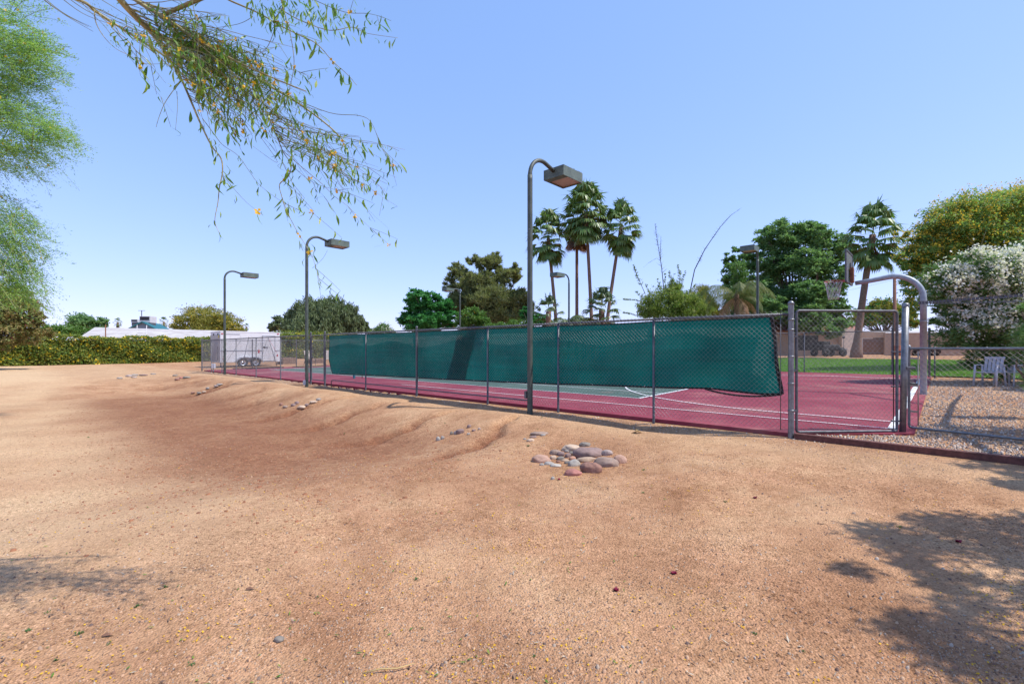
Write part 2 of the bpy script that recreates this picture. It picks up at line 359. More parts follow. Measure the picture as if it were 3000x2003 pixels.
M['pink'] = leafmat("pink_petal", [(.55, .08, .25), (.45, .05, .12)], .35)
M['fruit'] = plain("orange_fruit", (.75, .28, .02), .5)
M['pod'] = leafmat("olive_pod", [(.065, .16, .025), (.115, .235, .038), (.18, .30, .045), (.28, .36, .065)], .45, .4, .4)
M['pebble'] = islandmat("pebbles", [(.20, .10, .06), (.42, .25, .15), (.50, .32, .20), (.30, .16, .10), (.40, .31, .23), (.12, .08, .07), (.24, .13, .08), (.44, .36, .29)])
M['gravel'] = islandmat("river_gravel", [(.26, .17, .12), (.46, .34, .25), (.20, .16, .14), (.58, .47, .38), (.34, .21, .15), (.14, .12, .12), (.50, .37, .27), (.62, .56, .50)])
M['grass'] = leafmat("lawn_blade", [(.08, .21, .022), (.14, .30, .03), (.21, .35, .04)], .35)
M['lawn'] = plain("lawn_soil", (.09, .19, .024), .95, 0, .3, 2)
M['cassia'] = leafmat("golden_tree_leaf", [(.13, .24, .07), (.19, .30, .08), (.27, .35, .10), (.11, .20, .08)], .45)
M['lantana'] = leafmat("bright_yellow_flower", [(.85, .60, .03), (.90, .68, .05), (.75, .48, .02)], .3)

# ------------------------------------------------------------------ ground
def build_ground():
    rad = np.concatenate([[0.0, .02, .2], np.geomspace(.5, 14, 500), np.geomspace(14.2, 700, 140)])
    th = np.concatenate([np.linspace(-1.0, 1.0, 820, endpoint=False), np.linspace(1.0, 2 * np.pi - 1.0, 150, endpoint=False)]); na = len(th)
    R, T = np.meshgrid(rad[1:], th, indexing='ij')
    X = R * np.sin(T); Y = R * np.cos(T); Z = G(X, Y)
    Vv = np.stack([X, Y, Z], -1).reshape(-1, 3)
    Vv = np.vstack([Vv, [[0, 0, g(0, 0)]]]); c = len(Vv) - 1
    nr = len(rad) - 1
    i, j = np.meshgrid(np.arange(nr - 1), np.arange(na), indexing='ij')
    a = i * na + j; b = i * na + (j + 1) % na; cc = (i + 1) * na + (j + 1) % na; d = (i + 1) * na + j
    Fq = np.stack([a, b, cc, d], -1).reshape(-1, 4)[:, ::-1]
    jj = np.arange(na); cap = np.stack([jj, (jj + 1) % na, np.full(na, c), np.full(na, c)], -1)
    x, y = Vv[:, 0], Vv[:, 1]
    s = (x - P0[0]) * U[0] + (y - P0[1]) * U[1]; v = (x - P0[0]) * V[0] + (y - P0[1]) * V[1]
    bs = sm(-v, 1.6, 3.6) * sm(s, 1.5, 6.0) * (1 - sm(s, 17, 26)) * (1 - sm(-v, 5.6, 8.2))
    clay = np.clip(.80 * bs + .75 * rillmask(s, v) + .45 * np.exp(-(((x - .95) / .9) ** 2 + ((y - 6.25) / .8) ** 2)), 0, 1)
    # centre fan as triangles: separate quads collapsed are invalid, so drop the tiny fan into a second ring at r=.5 -> one n-gon is not needed
    o = mk("ground", Vv[:-1], Fq, M['dirt'], smooth=True, attr={"clay": clay[:-1], "pale": np.clip(.75 * sm(-v, 5.4, 7.4) * sm(s, .5, 4.5) * (.75 + .5 * wob(x * .8, y * .8)) + .35 * np.exp(-((v + .9) / .6) ** 2) + .5 * sm(s, 24, 30) * sm(-v, .5, 3), 0, 1)[:-1]})
    tag(o, kind='structure'); return o
build_ground()

def plane_poly(name, pts, z, mat, parent=None, kind='structure'):
    m = MB(); m.add([S3(s, v, KS * max(v, 0) + z) for s, v in pts], [list(range(len(pts)))])
    o = m.build(name, mat, parent); return tag(o, kind=kind)

# court slab (with the corner cut off at the gate), sheets of paint above it
corner = [(-1.35, 16.75), (-1.35, 1.18), (-.02, .07), (31.1, .07), (31.1, 16.75)]
m = MB(); top = [S3(s, v, CZ(v)) for s, v in corner]; bot = [S3(s, v, CZ(v) - .32) for s, v in corner]
m.add(top + bot, [list(range(5))[::-1]] + [[i, (i + 1) % 5, 5 + (i + 1) % 5, 5 + i] for i in range(5)])
court = tag(m.build("court", M['red']), kind='structure')
GS0, GS1, GV0, GV1 = 3.9, 28.2, 2.78, 13.9
plane_poly("court_inner", [(GS0, GV0), (GS1, GV0), (GS1, GV1), (GS0, GV1)], .004, M['green_court'])
def line(s0, v0, s1, v1, w=.043):
    d = Vector((s1 - s0, v1 - v0)).normalized(); nx = Vector((-d.y, d.x)) * w / 2
    plane_poly("court_line", [(s0 + nx.x, v0 + nx.y), (s1 + nx.x, v1 + nx.y), (s1 - nx.x, v1 - nx.y), (s0 - nx.x, v0 - nx.y)][::-1], LZ, M['line'])
LZ = .008
line(GS0, GV0, GS1, GV0); line(GS0, GV1, GS1, GV1); line(GS0, GV0 - .025, GS0, GV1 + .025, .08); line(GS1, GV0 - .025, GS1, GV1 + .025, .08)
LZ = .012
line(GS0, 4.2, GS1, 4.2); line(GS0, 12.5, GS1, 12.5); line(9.5, 4.2, 9.5, 12.5); line(22.6, 4.2, 22.6, 12.5); line(9.5, 8.35, 22.6, 8.35)
LZ = .016
line(-1.08, 1.40, 12.2, 1.40); line(-1.08, 14.3, 12.2, 14.3); line(-1.08, 1.38, -1.08, 14.33, .11)
# three point line round the hoop
LZ = .020
HC = (.45, 8.1); R3 = 5.95
arc = [(-1.08, 2.2), (.45, 2.2)] + [(HC[0] + R3 * math.sin(a), HC[1] - R3 * math.cos(a) + .05) for a in np.linspace(0.08, math.pi - .08, 40)] + [(.45, 14.0), (-1.08, 14.0)]
m = MB()
for i in range(len(arc)):
    a = Vector(arc[max(i - 1, 0)]); b = Vector(arc[min(i + 1, len(arc) - 1)]); d = (b - a).normalized(); nn = Vector((-d.y, d.x)) * .025
    for q in (Vector(arc[i]) + nn, Vector(arc[i]) - nn): m.v.append(tuple(S3(q.x, q.y, CZ(q.y) + LZ)))
for i in range(len(arc) - 1): m.f.append((2 * i, 2 * i + 1, 2 * i + 3, 2 * i + 2)); m.m.append(0); m.sm.append(False)
tag(m.build("court_arc_line", M['line']), kind='structure')

def patch(name, pts, dz, mat, n=14):
    """a sheet that follows the terrain inside a quad given in court coordinates"""
    (a, b, c, d) = [np.array(p) for p in pts]; Vs = []
    for i in range(n + 1):
        for j in range(n + 1):
            t, w = i / n, j / n
            p = (a * (1 - t) + b * t) * (1 - w) + (d * (1 - t) + c * t) * w
            q = sv(p[0], p[1]); Vs.append((q[0], q[1], g(q[0], q[1]) + dz))
    Fs = [(i * (n + 1) + j, (i + 1) * (n + 1) + j, (i + 1) * (n + 1) + j + 1, i * (n + 1) + j + 1) for i in range(n) for j in range(n)]
    o = mk(name, Vs, Fs, mat, smooth=True); return tag(o, kind='structure')
lawn = patch("lawn", [(16, 17.0), (-26, 17.0), (-26, 31), (16, 31)], .05, M['lawn'], 40)

def blades(name, region, n, hgt, wid, mat, dz=0):
    (s0, s1, v0, v1) = region
    s = RNG.uniform(s0, s1, n); v = RNG.uniform(v0, v1, n)
    x = P0[0] + U[0] * s + V[0] * v; y = P0[1] + U[1] * s + V[1] * v; z = G(x, y) + dz
    a = RNG.uniform(0, 2 * np.pi, n); h = hgt * RNG.uniform(.5, 1.2, n)
    B = np.stack([x, y, z], -1); side = np.stack([np.cos(a), np.sin(a), np.zeros(n)], -1) * (wid / 2)
    tip = B + np.stack([RNG.normal(0, .4, n) * h, RNG.normal(0, .4, n) * h, h], -1)
    Vs = np.stack([B - side, B + side, tip], 1).reshape(-1, 3)
    return tag(mk(name, Vs, np.arange(3 * n).reshape(n, 3), mat), kind='stuff')
blades("grass", (-14, 14, 17.05, 30.5), 70000, .07, .035, M['grass'], .045)

# ------------------------------------------------------------------ loose stones, petals, leaves on the dirt
def scatter_xy(n, dmin, dmax, power, half=1.16):
    u_ = RNG.uniform(0, 1, n)
    d = (dmin ** (1 - power) + u_ * (dmax ** (1 - power) - dmin ** (1 - power))) ** (1 / (1 - power))
    x = RNG.uniform(-half, half, n) * d; return x, d
def sv_of(x, y):
    return (x - P0[0]) * U[0] + (y - P0[1]) * U[1], (x - P0[0]) * V[0] + (y - P0[1]) * V[1]
def stones(name, x, y, size, mat, flat=.6, dz=0.0):
    n = len(x); z = G(x, y) + dz
    k = 6; ang = np.linspace(0, 2 * np.pi, k, endpoint=False)[None] + RNG.uniform(0, 6, (n, 1))
    rr = size[:, None] * RNG.uniform(.6, 1.25, (n, k)) / 2
    el = RNG.uniform(.55, 1.0, (n, 1)); ro = RNG.uniform(0, np.pi, (n, 1))
    lx = rr * np.cos(ang); ly = rr * np.sin(ang) * el
    bx = lx * np.cos(ro) - ly * np.sin(ro); by = lx * np.sin(ro) + ly * np.cos(ro)
    low = np.stack([x[:, None] + bx, y[:, None] + by, (z - size * .15)[:, None] + 0 * bx], -1)
    h = size * flat * RNG.uniform(.5, 1.0, n)
    up = np.stack([x[:, None] + bx * .62, y[:, None] + by * .62, (z[:, None] + h[:, None] * RNG.uniform(.55, 1, (n, k)))], -1)
    Vs = np.concatenate([low, up], 1).reshape(-1, 3)
    b0 = np.arange(n) * 12
    sides = [np.stack([b0 + i, b0 + (i + 1) % 6, b0 + 6 + (i + 1) % 6, b0 + 6 + i], -1) for i in range(6)]
    Fs = np.concatenate(sides + [np.stack([b0 + 6, b0 + 7, b0 + 8, b0 + 9], -1), np.stack([b0 + 9, b0 + 10, b0 + 11, b0 + 6], -1)])
    return tag(mk(name, Vs, Fs, mat), kind='stuff')
x, y = scatter_xy(95000, 1.5, 9.5, 1.25); s_, v_ = sv_of(x, y)
dens = .10 + .90 * sm(wob(x * .9 + 3, y * .9) + .45 * wob(x * 2.2, y * 2.2), -.25, .6)
keep = (v_ < -.1) & (RNG.uniform(0, 1, len(x)) < dens * (1 - .6 * sm(x, -1, -4)))
x, y = x[keep], y[keep]
sz = .004 + .011 * RNG.beta(1.2, 3.6, len(x)) + .0008 * y; stones("pebbles", x, y, sz, M['pebble'])
x, y = scatter_xy(5200, 1.8, 16, 1.4); s_, v_ = sv_of(x, y); k_ = (v_ < -.2) ; x, y = x[k_], y[k_]
stones("coarse_pebbles", x, y, .012 + .022 * RNG.beta(1, 3.5, len(x)), M['pebble'])
# cracked clay clods in the basin
x, y = scatter_xy(26000, 3.5, 20, 1.15); s_, v_ = sv_of(x, y)
bk = basinmask(s_, v_) * (1 - sm(-v_, 5.5, 8)) + 1.2 * rillmask(s_, v_)
k_ = (v_ < -.6) & (RNG.uniform(0, 1, len(x)) < bk * .75); x, y = x[k_], y[k_]
stones("clay_crumbs", x, y, .014 + .075 * RNG.beta(1, 5, len(x)), islandmat("clay_clods", [(.19, .082, .045), (.30, .135, .07), (.24, .10, .055)]), .35)
# river gravel in the bay right of the gate
n = 46000
s_ = -RNG.uniform(0, 12.5, n); v_ = .06 + RNG.uniform(0, 1, n) ** 1.7 * 16
k_ = (s_ < -1.37) | ((s_ < -.05) & (v_ < .04 - .835 * (s_ + .02)))
s_, v_ = s_[k_], v_[k_]
x = P0[0] + U[0] * s_ + V[0] * v_; y = P0[1] + U[1] * s_ + V[1] * v_
stones("gravel", x, y, .018 + .028 * RNG.beta(1.5, 2.5, len(x)), M['gravel'], .75, .004)
x = RNG.uniform(-7.5, 7, 1500); t_ = RNG.uniform(-.5, 30, 2600); v_ = -RNG.exponential(.22, 2600) + .0
x = P0[0] + U[0] * t_ + V[0] * v_; y = P0[1] + U[1] * t_ + V[1] * v_
stones("edge_gravel", x, y, .014 + .028 * RNG.beta(1, 3, len(x)), M['gravel'])

def flakes(name, x, y, L, wd, mat, lift=.35):
    n = len(x); z = G(x, y) + .006; a = RNG.uniform(0, 2 * np.pi, n)
    d = np.stack([np.cos(a), np.sin(a), RNG.normal(0, lift, n)], -1) * L[:, None] / 2
    e = np.stack([-np.sin(a), np.cos(a), RNG.normal(0, lift, n)], -1) * wd[:, None] / 2
    c = np.stack([x, y, z + L * .12], -1)
    Vs = np.stack([c - d, c + e, c + d, c - e], 1).reshape(-1, 3)
    return tag(mk(name, Vs, np.arange(4 * n).reshape(n, 4), mat), kind='stuff')
x, y = scatter_xy(9000, 1.6, 8.5, 1.25)
cl = sm(wob(x * 1.1 - 2, y * 1.4 + 1) + .5 * wob(x * 3, y * 3), -.2, .7); k_ = RNG.uniform(0, 1, len(x)) < cl * (1 - .5 * sm(x, -1, -4)); x, y = x[k_], y[k_]
flakes("fallen_petals", x, y, RNG.uniform(.006, .016, len(x)) + .0008 * y, RNG.uniform(.005, .012, len(x)), M['yellow'])
x, y = scatter_xy(420, 1.6, 6, 1.5); k_ = x < y * .35; x, y = x[k_], y[k_]
flakes("fallen_leaves", x, y, RNG.uniform(.015, .045, len(x)), RNG.uniform(.005, .012, len(x)), M['pod'], .25)
x, y = scatter_xy(1600, 1.7, 12, 1.2)
flakes("dry_litter", x, y, RNG.uniform(.012, .05, len(x)), RNG.uniform(.003, .012, len(x)), islandmat("dry_litter", [(.16, .08, .05), (.28, .17, .10), (.10, .06, .05), (.55, .48, .36)]), .3)
def weeds():
    Vs = []
    for _ in range(34):
        x, y = scatter_xy(1, 2.2, 10, 1.1); x, y = x[0] * .9, y[0]; s_, v_ = sv_of(x, y)
        if v_ > -.3: continue
        z = g(x, y); r = random.uniform(.010, .028)
        for _ in range(random.randint(10, 26)):
            a = random.uniform(0, 6.28); b = Vector((x + random.gauss(0, r * .4), y + random.gauss(0, r * .4), z)); dd = Vector((math.cos(a), math.sin(a), random.uniform(.2, 1.2))).normalized() * r
            sd = Vector((-math.sin(a), math.cos(a), 0)) * r * .18
            Vs += [b, b + dd * .5 + sd, b + dd, b + dd * .5 - sd]
    return tag(mk("weeds", [tuple(q) for q in Vs], np.arange(len(Vs)).reshape(-1, 4), leafmat("weed_leaf", [(.05, .12, .03), (.09, .17, .05)], .3)), kind='stuff')
weeds()
def small_on_ground(name, label, cat, px, py, fn, group=None):
    p = hit(px, py); m = MB(); mats = fn(m, p); return tag(m.build(name, mats), label, cat, group)
def flower_fn(m, p):
    for _ in range(16):
        a = random.uniform(0, 6.28); d = Vector((math.cos(a), math.sin(a), random.uniform(.1, .9))) * .022; sd = Vector((-math.sin(a), math.cos(a), .2)) * .009
        m.add([p, p + d * .6 + sd, p + d, p + d * .6 - sd], [(0, 1, 2, 3)])
    return M_MAROON
M_MAROON = leafmat("maroon_petal", [(.16, .008, .03), (.25, .015, .05)], .2)
for px, py, lb in ((2212, 1459, "wilted maroon flower on bare dirt nearest the bougainvillea end of the gravel edging"),
                   (1804, 1729, "wilted maroon flower lowest in the middle of the dirt foreground"),
                   (1974, 1681, "wilted maroon flower just above the lowest one in the dirt foreground"),
                   (2808, 1588, "wilted maroon flower at the upper edge of the big tree shadow"),
                   (1637, 1405, "wilted maroon flower on the dirt just below the rock pile")):
    small_on_ground("fallen_flower", lb, "flower", px, py, flower_fn, "maroon flowers fallen on the dirt")

def make_rock(name, label, pos, dims, col, rz=0, seed=0, porous=False, group=None, sink=.3, tilt=0):
    bm = bmesh.new(); bmesh.ops.create_icosphere(bm, subdivisions=4 if dims[0] > .12 else 3, radius=.5)
    off = Vector((seed * 3.1, seed * 1.7, seed * .9))
    for v in bm.verts:
        n_ = v.co.normalized()
        q = mnoise.noise(n_ * 1.1 + off) * .20 + mnoise.noise(n_ * 2.6 + off) * .085 + mnoise.noise(n_ * 6 + off) * .02
        sq = Vector((abs(n_.x) ** 2.6 + abs(n_.y) ** 2.6 + abs(n_.z) ** 2.6,) * 3).x ** (-1 / 2.6)
        v.co = n_ * .5 * (sq * .55 + .45) * (1 + q)
        if porous: v.co *= 1 + .05 * mnoise.noise(n_ * 9 + off)
    me = bpy.data.meshes.new(name)
    bmesh.ops.scale(bm, vec=dims, verts=bm.verts)
    for f in bm.faces: f.smooth = True
    bm.to_mesh(me); bm.free()
    c = tuple(q * .78 + w * .22 for q, w in zip(col, (.44, .33, .24)))
    key = "stone_%.2f_%.2f_%.2f%s" % (*c, porous)
    if key not in STONES: STONES[key] = plain("river_stone", c, .85, 0, .28, 7, .9 if porous else .25, 26 if porous else 45, tuple(min(1, q * .72) for q in c), .25)
    o = link_mesh(name, me, STONES[key]); o.location = Vector(pos) + Vector((0, 0, dims[2] * (.5 - sink))); o.rotation_euler = (tilt, 0, rz)
    return tag(o, label, "rock", group)
STONES = {}
PK = (.46, .27, .20); CRM = (.56, .42, .31); PUR = (.22, .145, .145); GB = (.30, .21, .17); LAV = (.37, .30, .28); RB = (.27, .12, .09); RED = (.40, .14, .12); GRY = (.36, .35, .32); DG = (.19, .18, .16); TAN = (.42, .30, .21); BG = (.30, .285, .27)
PILE = [(730, 745, 200, 112, PK, 0, "smooth pinkish boulder at the left end of the rock pile"),
 (1072, 622, 190, 92, CRM, 0, "cream oval boulder at the top of the rock pile"),
 (1266, 668, 310, 140, PUR, .12, "large dark purple loaf-shaped boulder in the middle of the rock pile"),
 (1470, 780, 255, 150, GB, -.35, "large grey-brown boulder at the lower right of the rock pile"),
 (1636, 752, 150, 135, PK, .2, "pale pink boulder at the far right end of the rock pile"),
 (1480, 675, 130, 82, LAV, 0, "pale lavender-grey stone right of the large purple boulder"),
 (1302, 842, 235, 160, RB, -.3, "pitted red-brown lava boulder at the front of the rock pile"),
 (1095, 905, 175, 92, RED, -.2, "rough brick-red stone lowest in the rock pile"),
 (1103, 798, 130, 102, GRY, .2, "angular grey stone with white veins left of the lava boulder"),
 (1245, 756, 200, 66, TAN, .15, "flat tan slab between the purple boulder and the lava boulder"),
 (893, 672, 125, 72, GB, 0, "brown-grey squarish stone at the upper left of the rock pile"),
 (955, 697, 82, 64, PUR, 0, "small purple-grey cobble touching the cream boulder's left foot"),
 (1036, 712, 76, 66, PUR, .5, "small dark purple cobble left of the large purple boulder"),
 (948, 746, 92, 56, DG, .2, "dark grey round cobble in the centre left of the rock pile"),
 (865, 738, 72, 62, CRM, .3, "small cream cobble touching the right side of the pink boulder"),
 (1087, 742, 80, 50, (.50, .25, .17), .4, "broken orange-pink stone in the centre of the rock pile"),
 (1230, 585, 125, 52, DG, .1, "dark greenish grey stone topmost behind the purple boulder"),
 (1328, 708, 82, 48, DG, .7, "small grey-green stone leaning on the purple boulder's front"),
 (815, 804, 105, 46, GRY, 0, "flat grey-green stone under the pink boulder"),
 (890, 828, 122, 42, (.45, .43, .38), -.1, "thin pale flagstone chip at the lower left of the rock pile"),
 (735, 820, 52, 34, BG, 0, "small bluish pebble below the pink boulder"),
 (1021, 670, 50, 36, BG, 0, "small bluish white pebble below the cream boulder"),
 (1084, 684, 70, 40, DG, 0, "small grey-green cobble against the large purple boulder's left end"),
 (1024, 795, 60, 42, DG, 0, "small dark cobble left of the white-veined grey stone"),
 (1000, 770, 92, 30, TAN, .2, "flat brown sliver of stone in the centre of the rock pile"),
 (920, 786, 48, 34, RB, 0, "small dark red pebble at the lower left of the rock pile"),
 (860, 975, 46, 46, GRY, .4, "lone grey cobble on the dirt below the rock pile"),
 (706, 460, 190, 46, GB, .05, "long flat grey-brown stone on the dirt up and left of the rock pile"),
 (748, 480, 58, 32, BG, .5, "small bluish white stone under the long flat stone"),
 (634, 505, 78, 26, PUR, 0, "thin purple stone between the long flat stone and the tan one"),
 (604, 540, 88, 42, CRM, .4, "tan stone lowest of the loose group up and left of the rock pile"),
 (540, 529, 36, 22, BG, 0, "tiny blue-grey pebble leftmost of the loose group near the rock pile")]
for i, (rx, ry, rw, rh, c, rz, lb) in enumerate(PILE):
    p = hit(1400 + rx / 3.915, 1150 + (ry + rh * .40) / 3.915); k = p.y / F / 3.915
    w_, h_ = rw * k, rh * k * 1.12
    make_rock("boulder" if rw > 120 else "cobble", lb, p, (w_ * 1.08, w_ * (.62 if rw / rh < 3 else .5), h_ * 1.0), c, rz, i, c == RB and rw > 100, "stones of the drain rock pile", .38)
FAR = []
S_ = 3.356
for (rx, ry, rw, rh, c, lb) in ((260, 170, 62, 20, LAV, "pale grey slab, upper left of the stone cluster farthest toward the hedge"), (318, 162, 55, 18, BG, "bluish slab in the middle of the stone cluster farthest toward the hedge"),
   (312, 184, 48, 14, LAV, "pale slab at the front of the stone cluster farthest toward the hedge"), (402, 161, 85, 12, PUR, "long purple-grey slab right in the stone cluster farthest toward the hedge"),
   (170, 192, 46, 15, BG, "bluish slab leftmost of the stone cluster farthest toward the hedge"), (500, 151, 46, 11, BG, "lone bluish slab right of the stone cluster farthest toward the hedge"),
   (735, 205, 48, 22, RB, "red-brown stone left in the small row below the trailer"), (772, 190, 34, 18, RED, "brick-red stone in the small row below the trailer"), (830, 185, 66, 20, DG, "dark flat stone at the right of the small row below the trailer"), (716, 166, 44, 14, DG, "dark stone above the small row below the trailer"),
   (1036, 291, 34, 17, BG, "bluish stone partway down the second rill from the trailer"), (1152, 254, 50, 17, BG, "pale bluish slab at the top of the second rill from the trailer"), (1118, 270, 44, 14, LAV, "lavender slab in the second rill from the trailer"),
   (950, 341, 44, 18, DG, "dark stone at the foot of the second rill from the trailer"), (1000, 330, 34, 14, CRM, "cream pebble beside the dark stone at the rill foot"), (890, 335, 42, 14, RB, "red-brown sliver left of the dark stone at the rill foot"),
   (1758, 451, 34, 28, RB, "dark red stone leftmost in the row below the walk gate pole"), (1800, 473, 50, 24, GB, "brown stone second in the row below the walk gate pole"), (1878, 456, 48, 24, PUR, "purple-grey stone in the row below the walk gate pole"),
   (1914, 434, 44, 28, PUR, "rounder purple stone at the top of the row below the walk gate pole"), (1958, 482, 76, 28, CRM, "long cream stone lowest in the row below the walk gate pole"), (2010, 458, 38, 22, PUR, "dark stone between the two cream slabs below the walk gate pole"),
   (2078, 426, 74, 20, CRM, "cream slab to the right in the row below the walk gate pole"), (2125, 402, 46, 22, BG, "bluish slab topmost in the row below the walk gate pole")):
    FAR.append((300 + rx / 3.356, 1050 + ry / 3.356, rw / 3.356, rh / 3.356, c, lb))
for (rx, ry, rw, rh, c, lb) in ((1364, 560, 92, 50, PUR, "long purple stone lying in the rill left of the rock pile"), (1466, 503, 48, 36, PUR, "purple stone topmost in the rill left of the rock pile"), (1264, 580, 34, 34, DG, "dark cobble left of the long purple stone in the rill"),
   (1308, 577, 40, 34, LAV, "pale cobble touching the long purple stone in the rill"), (1160, 634, 42, 38, BG, "bluish cobble at the foot of the rill left of the rock pile"), (1112, 645, 50, 42, GRY, "grey stone leftmost at the foot of the rill left of the rock pile"),
   (1458, 588, 40, 20, BG, "pale blue flat pebble right of the rill near the rock pile"), (1520, 547, 40, 22, PUR, "small purple pebble right of the rill near the rock pile"), (1582, 530, 30, 26, LAV, "small lavender pebble uphill right of the rill near the rock pile")):
    FAR.append((1000 + rx / 3.915, 1120 + ry / 3.915, rw / 3.915, rh / 3.915, c, lb))
FAR.append((640 + 177, 1871, 30, 12, DG, "lone dark grey flat stone on the dirt in the left foreground"))
for i, (px, py, pw, ph, c, lb) in enumerate(FAR):
    p = hit(px, py + ph * .45); k = p.y / F
    make_rock("stone", lb, p, (pw * k * 1.05, pw * k * .7, max(ph * k * 1.3, .03)), c, random.uniform(-.4, .4), 50 + i, False, "stones scattered along the rills", .25)
def drybark(m, p):
    for i in range(5):
        a = i * 1.1; m.tube([p + Vector((-.09 + .02 * i, .01 * i, .005)), p + Vector((0, .02 * i - .03, .045)), p + Vector((.085, .01 * i, .01))], [.004, .016, .003], 6)
    return plain("dry_husk", (.42, .27, .12), .85)
small_on_ground("dry_husk", "curled yellow-brown dry husk on the dirt above the rock pile", "husk", 1400 + 1825 / 3.915, 1150 + 468 / 3.915, drybark)
def twig_fn(m, p):
    m.tube([p + Vector((-.11, -.01, .012)), p + Vector((-.03, .01, .02)), p + Vector((.05, .02, .016)), p + Vector((.13, .06, .014))], [.003, .004, .0035, .002], 5); return plain("straw_twig", (.55, .38, .16), .8)
small_on_ground("dry_twig", "long straw-coloured twig lying on the dirt at the bottom edge", "twig", 1130, 1975, twig_fn)
def barkchip(m, p):
    m.add([p + Vector(q) * .6 for q in ((-.05, 0, .01), (-.01, .02, .03), (.03, .022, .012), (.07, .01, .03), (.03, -.012, .02), (-.02, -.015, .012))], [(0, 1, 5), (1, 2, 4, 5), (2, 3, 4)]); return plain("bark_chip", (.20, .10, .06), .9)
small_on_ground("bark_chip", "curled brown bark chip on the dirt in the left foreground", "bark", 312, 1865, barkchip, "bark chips on the dirt")
small_on_ground("bark_chip", "brown bark chip on the dirt left of the yellow petals", "bark", 732, 1728, barkchip, "bark chips on the dirt")
def ball_fn(m, p): m.ball(p + Vector((0, .03, .04)), .037, 0, 2); return plain("scuffed_ball", (.62, .55, .45), .8)
small_on_ground("ball", "small off-white ball lying against the foot of the windscreened fence", "ball", 1346, 1167, ball_fn)
# timber edging along the gravel bay
m = MB()
L_ = 9.0; a = sv(-.05, .0); b = sv(-.05 - L_, -.04)
c = (a + b) / 2; m.box((c[0], c[1], g(c[0], c[1]) + .035), (L_, .09, .10), math.atan2(U[1], U[0]), bev=.008)
tag(m.build("timber_edging", M['timber']), "long dark red timber edging between the gravel bay and the dirt", "edging")

# ------------------------------------------------------------------ chain link
def chain_mesh(name, a, b, z0, z1, parent, mat, pitch=.074, r=.0019, zfun=None, skew=0):
    """woven wire between two ground points a, b (world xy) from z0 to z1"""
    a = np.array(a, float); b = np.array(b, float); L = np.linalg.norm(b - a); d = (b - a) / L; nrm = np.array([-d[1], d[0]])
    p2 = pitch / 2; K = max(2, int(L / p2)); J = int((z1 - z0) / p2)
    k = np.arange(K)[:, None]; j = np.arange(J + 1)[None]
    xx = (k + ((j + k) % 2)) * p2; zz = z0 + j * p2 + 0 * k
    off = np.where((j + k) % 2 == 0, .0015, -.0015)
    Pp = np.stack([a[0] + d[0] * xx + nrm[0] * off, a[1] + d[1] * xx + nrm[1] * off, zz], -1)      # K,J+1,3
    A = Pp[:, :-1].reshape(-1, 3); B = Pp[:, 1:].reshape(-1, 3)
    t = B - A; t /= np.linalg.norm(t, axis=1, keepdims=True); n3 = np.array([nrm[0], nrm[1], 0.0]); q = np.cross(t, n3)
    ring = [n3 * r, -n3 * r * .5 + q * r * .87, -n3 * r * .5 - q * r * .87]
    Vs = np.stack([A + ring[0], A + ring[1], A + ring[2], B + ring[0], B + ring[1], B + ring[2]], 1).reshape(-1, 3)
    o = (np.arange(len(A)) * 6)[:, None]
    Fs = np.concatenate([o + np.array([[0, 1, 4, 3]]), o + np.array([[1, 2, 5, 4]]), o + np.array([[2, 0, 3, 5]])])
    if parent is not None:
        Vs = Vs - np.array(parent.location)
    return mk(name, Vs, Fs, mat, parent=parent)
def post(parent, xy, z0, z1, r, mat, cap=True, name="post", bands=()):
    x, y = xy[0] - parent.location.x, xy[1] - parent.location.y; zz = parent.location.z
    m = MB()
    if cap:
        m.lathe((x, y, 0), [(r, z0 - zz), (r, z1 - zz - .03)], 14)
        m.lathe((x, y, z1 - zz - .03), [(r, 0), (r * 1.12, .0), (r * 1.12, .02), (r * .95, .035), (r * .55, .052), (0.001, .058)], 14)
    else: m.lathe((x, y, 0), [(r, z0 - zz), (r, z1 - zz), (0.001, z1 - zz)], 12)
    for bz in bands: m.lathe((x, y, bz - zz), [(r, -.012), (r * 1.15, -.012), (r * 1.15, .012), (r, .012)], 14)
    return m.build(name, mat, parent)
def rail(parent, a, b, r, mat, name="top_rail", n=8):
    m = MB(); o = Vector(parent.location); m.tube([Vector(a) - o, Vector(b) - o], r, n); return m.build(name, mat, parent)

FH = 1.80
SP = [0, 2.17, 4.32, 6.46, 9.36, 12.16, 15.05]
SQ = [16.24, 19.18, 22.1, 24.96, 27.3, 29.25, 31.2]
def low(s, v=-.02): p = sv(s, v); return g(p[0], p[1]) - .03
f1 = thing("chain_link_fence", "tall chain link fence carrying the green windscreen along the near court edge", "fence", S3(0, 0, 0), group="chain link fences of the court")
for i, s in enumerate(SP):
    big = i in (0, 4, 6)
    post(f1, sv(s, 0), low(s), (1.955 if i == 0 else FH + .10) if big else FH - .015, (.039 if i == 0 else .034) if big else .024, M['galv' if i == 0 else 'galv_dull'], big, bands=(.35, .75, 1.15, 1.55, 1.70) if big else ())
for i in range(len(SP) - 1):
    rail(f1, S3(SP[i], 0, FH - (.0 if i else .02)), S3(SP[i + 1], 0, FH), .0215, M['galv_dull'])
    chain_mesh("wire_mesh", sv(SP[i] + .05, -.03), sv(SP[i + 1], -.03), .06, FH + .045, f1, M['wire'])
m = MB(); o_ = Vector(f1.location); m.tube([S3(.13, -.03, .05) - o_, S3(.13, -.03, FH) - o_], .006, 6); m.build("tension_bar", M['galv_dull'], f1)
f2 = thing("chain_link_fence", "chain link fence without windscreen in front of the white trailer", "fence", S3(SQ[0], 0, 0), group="chain link fences of the court")
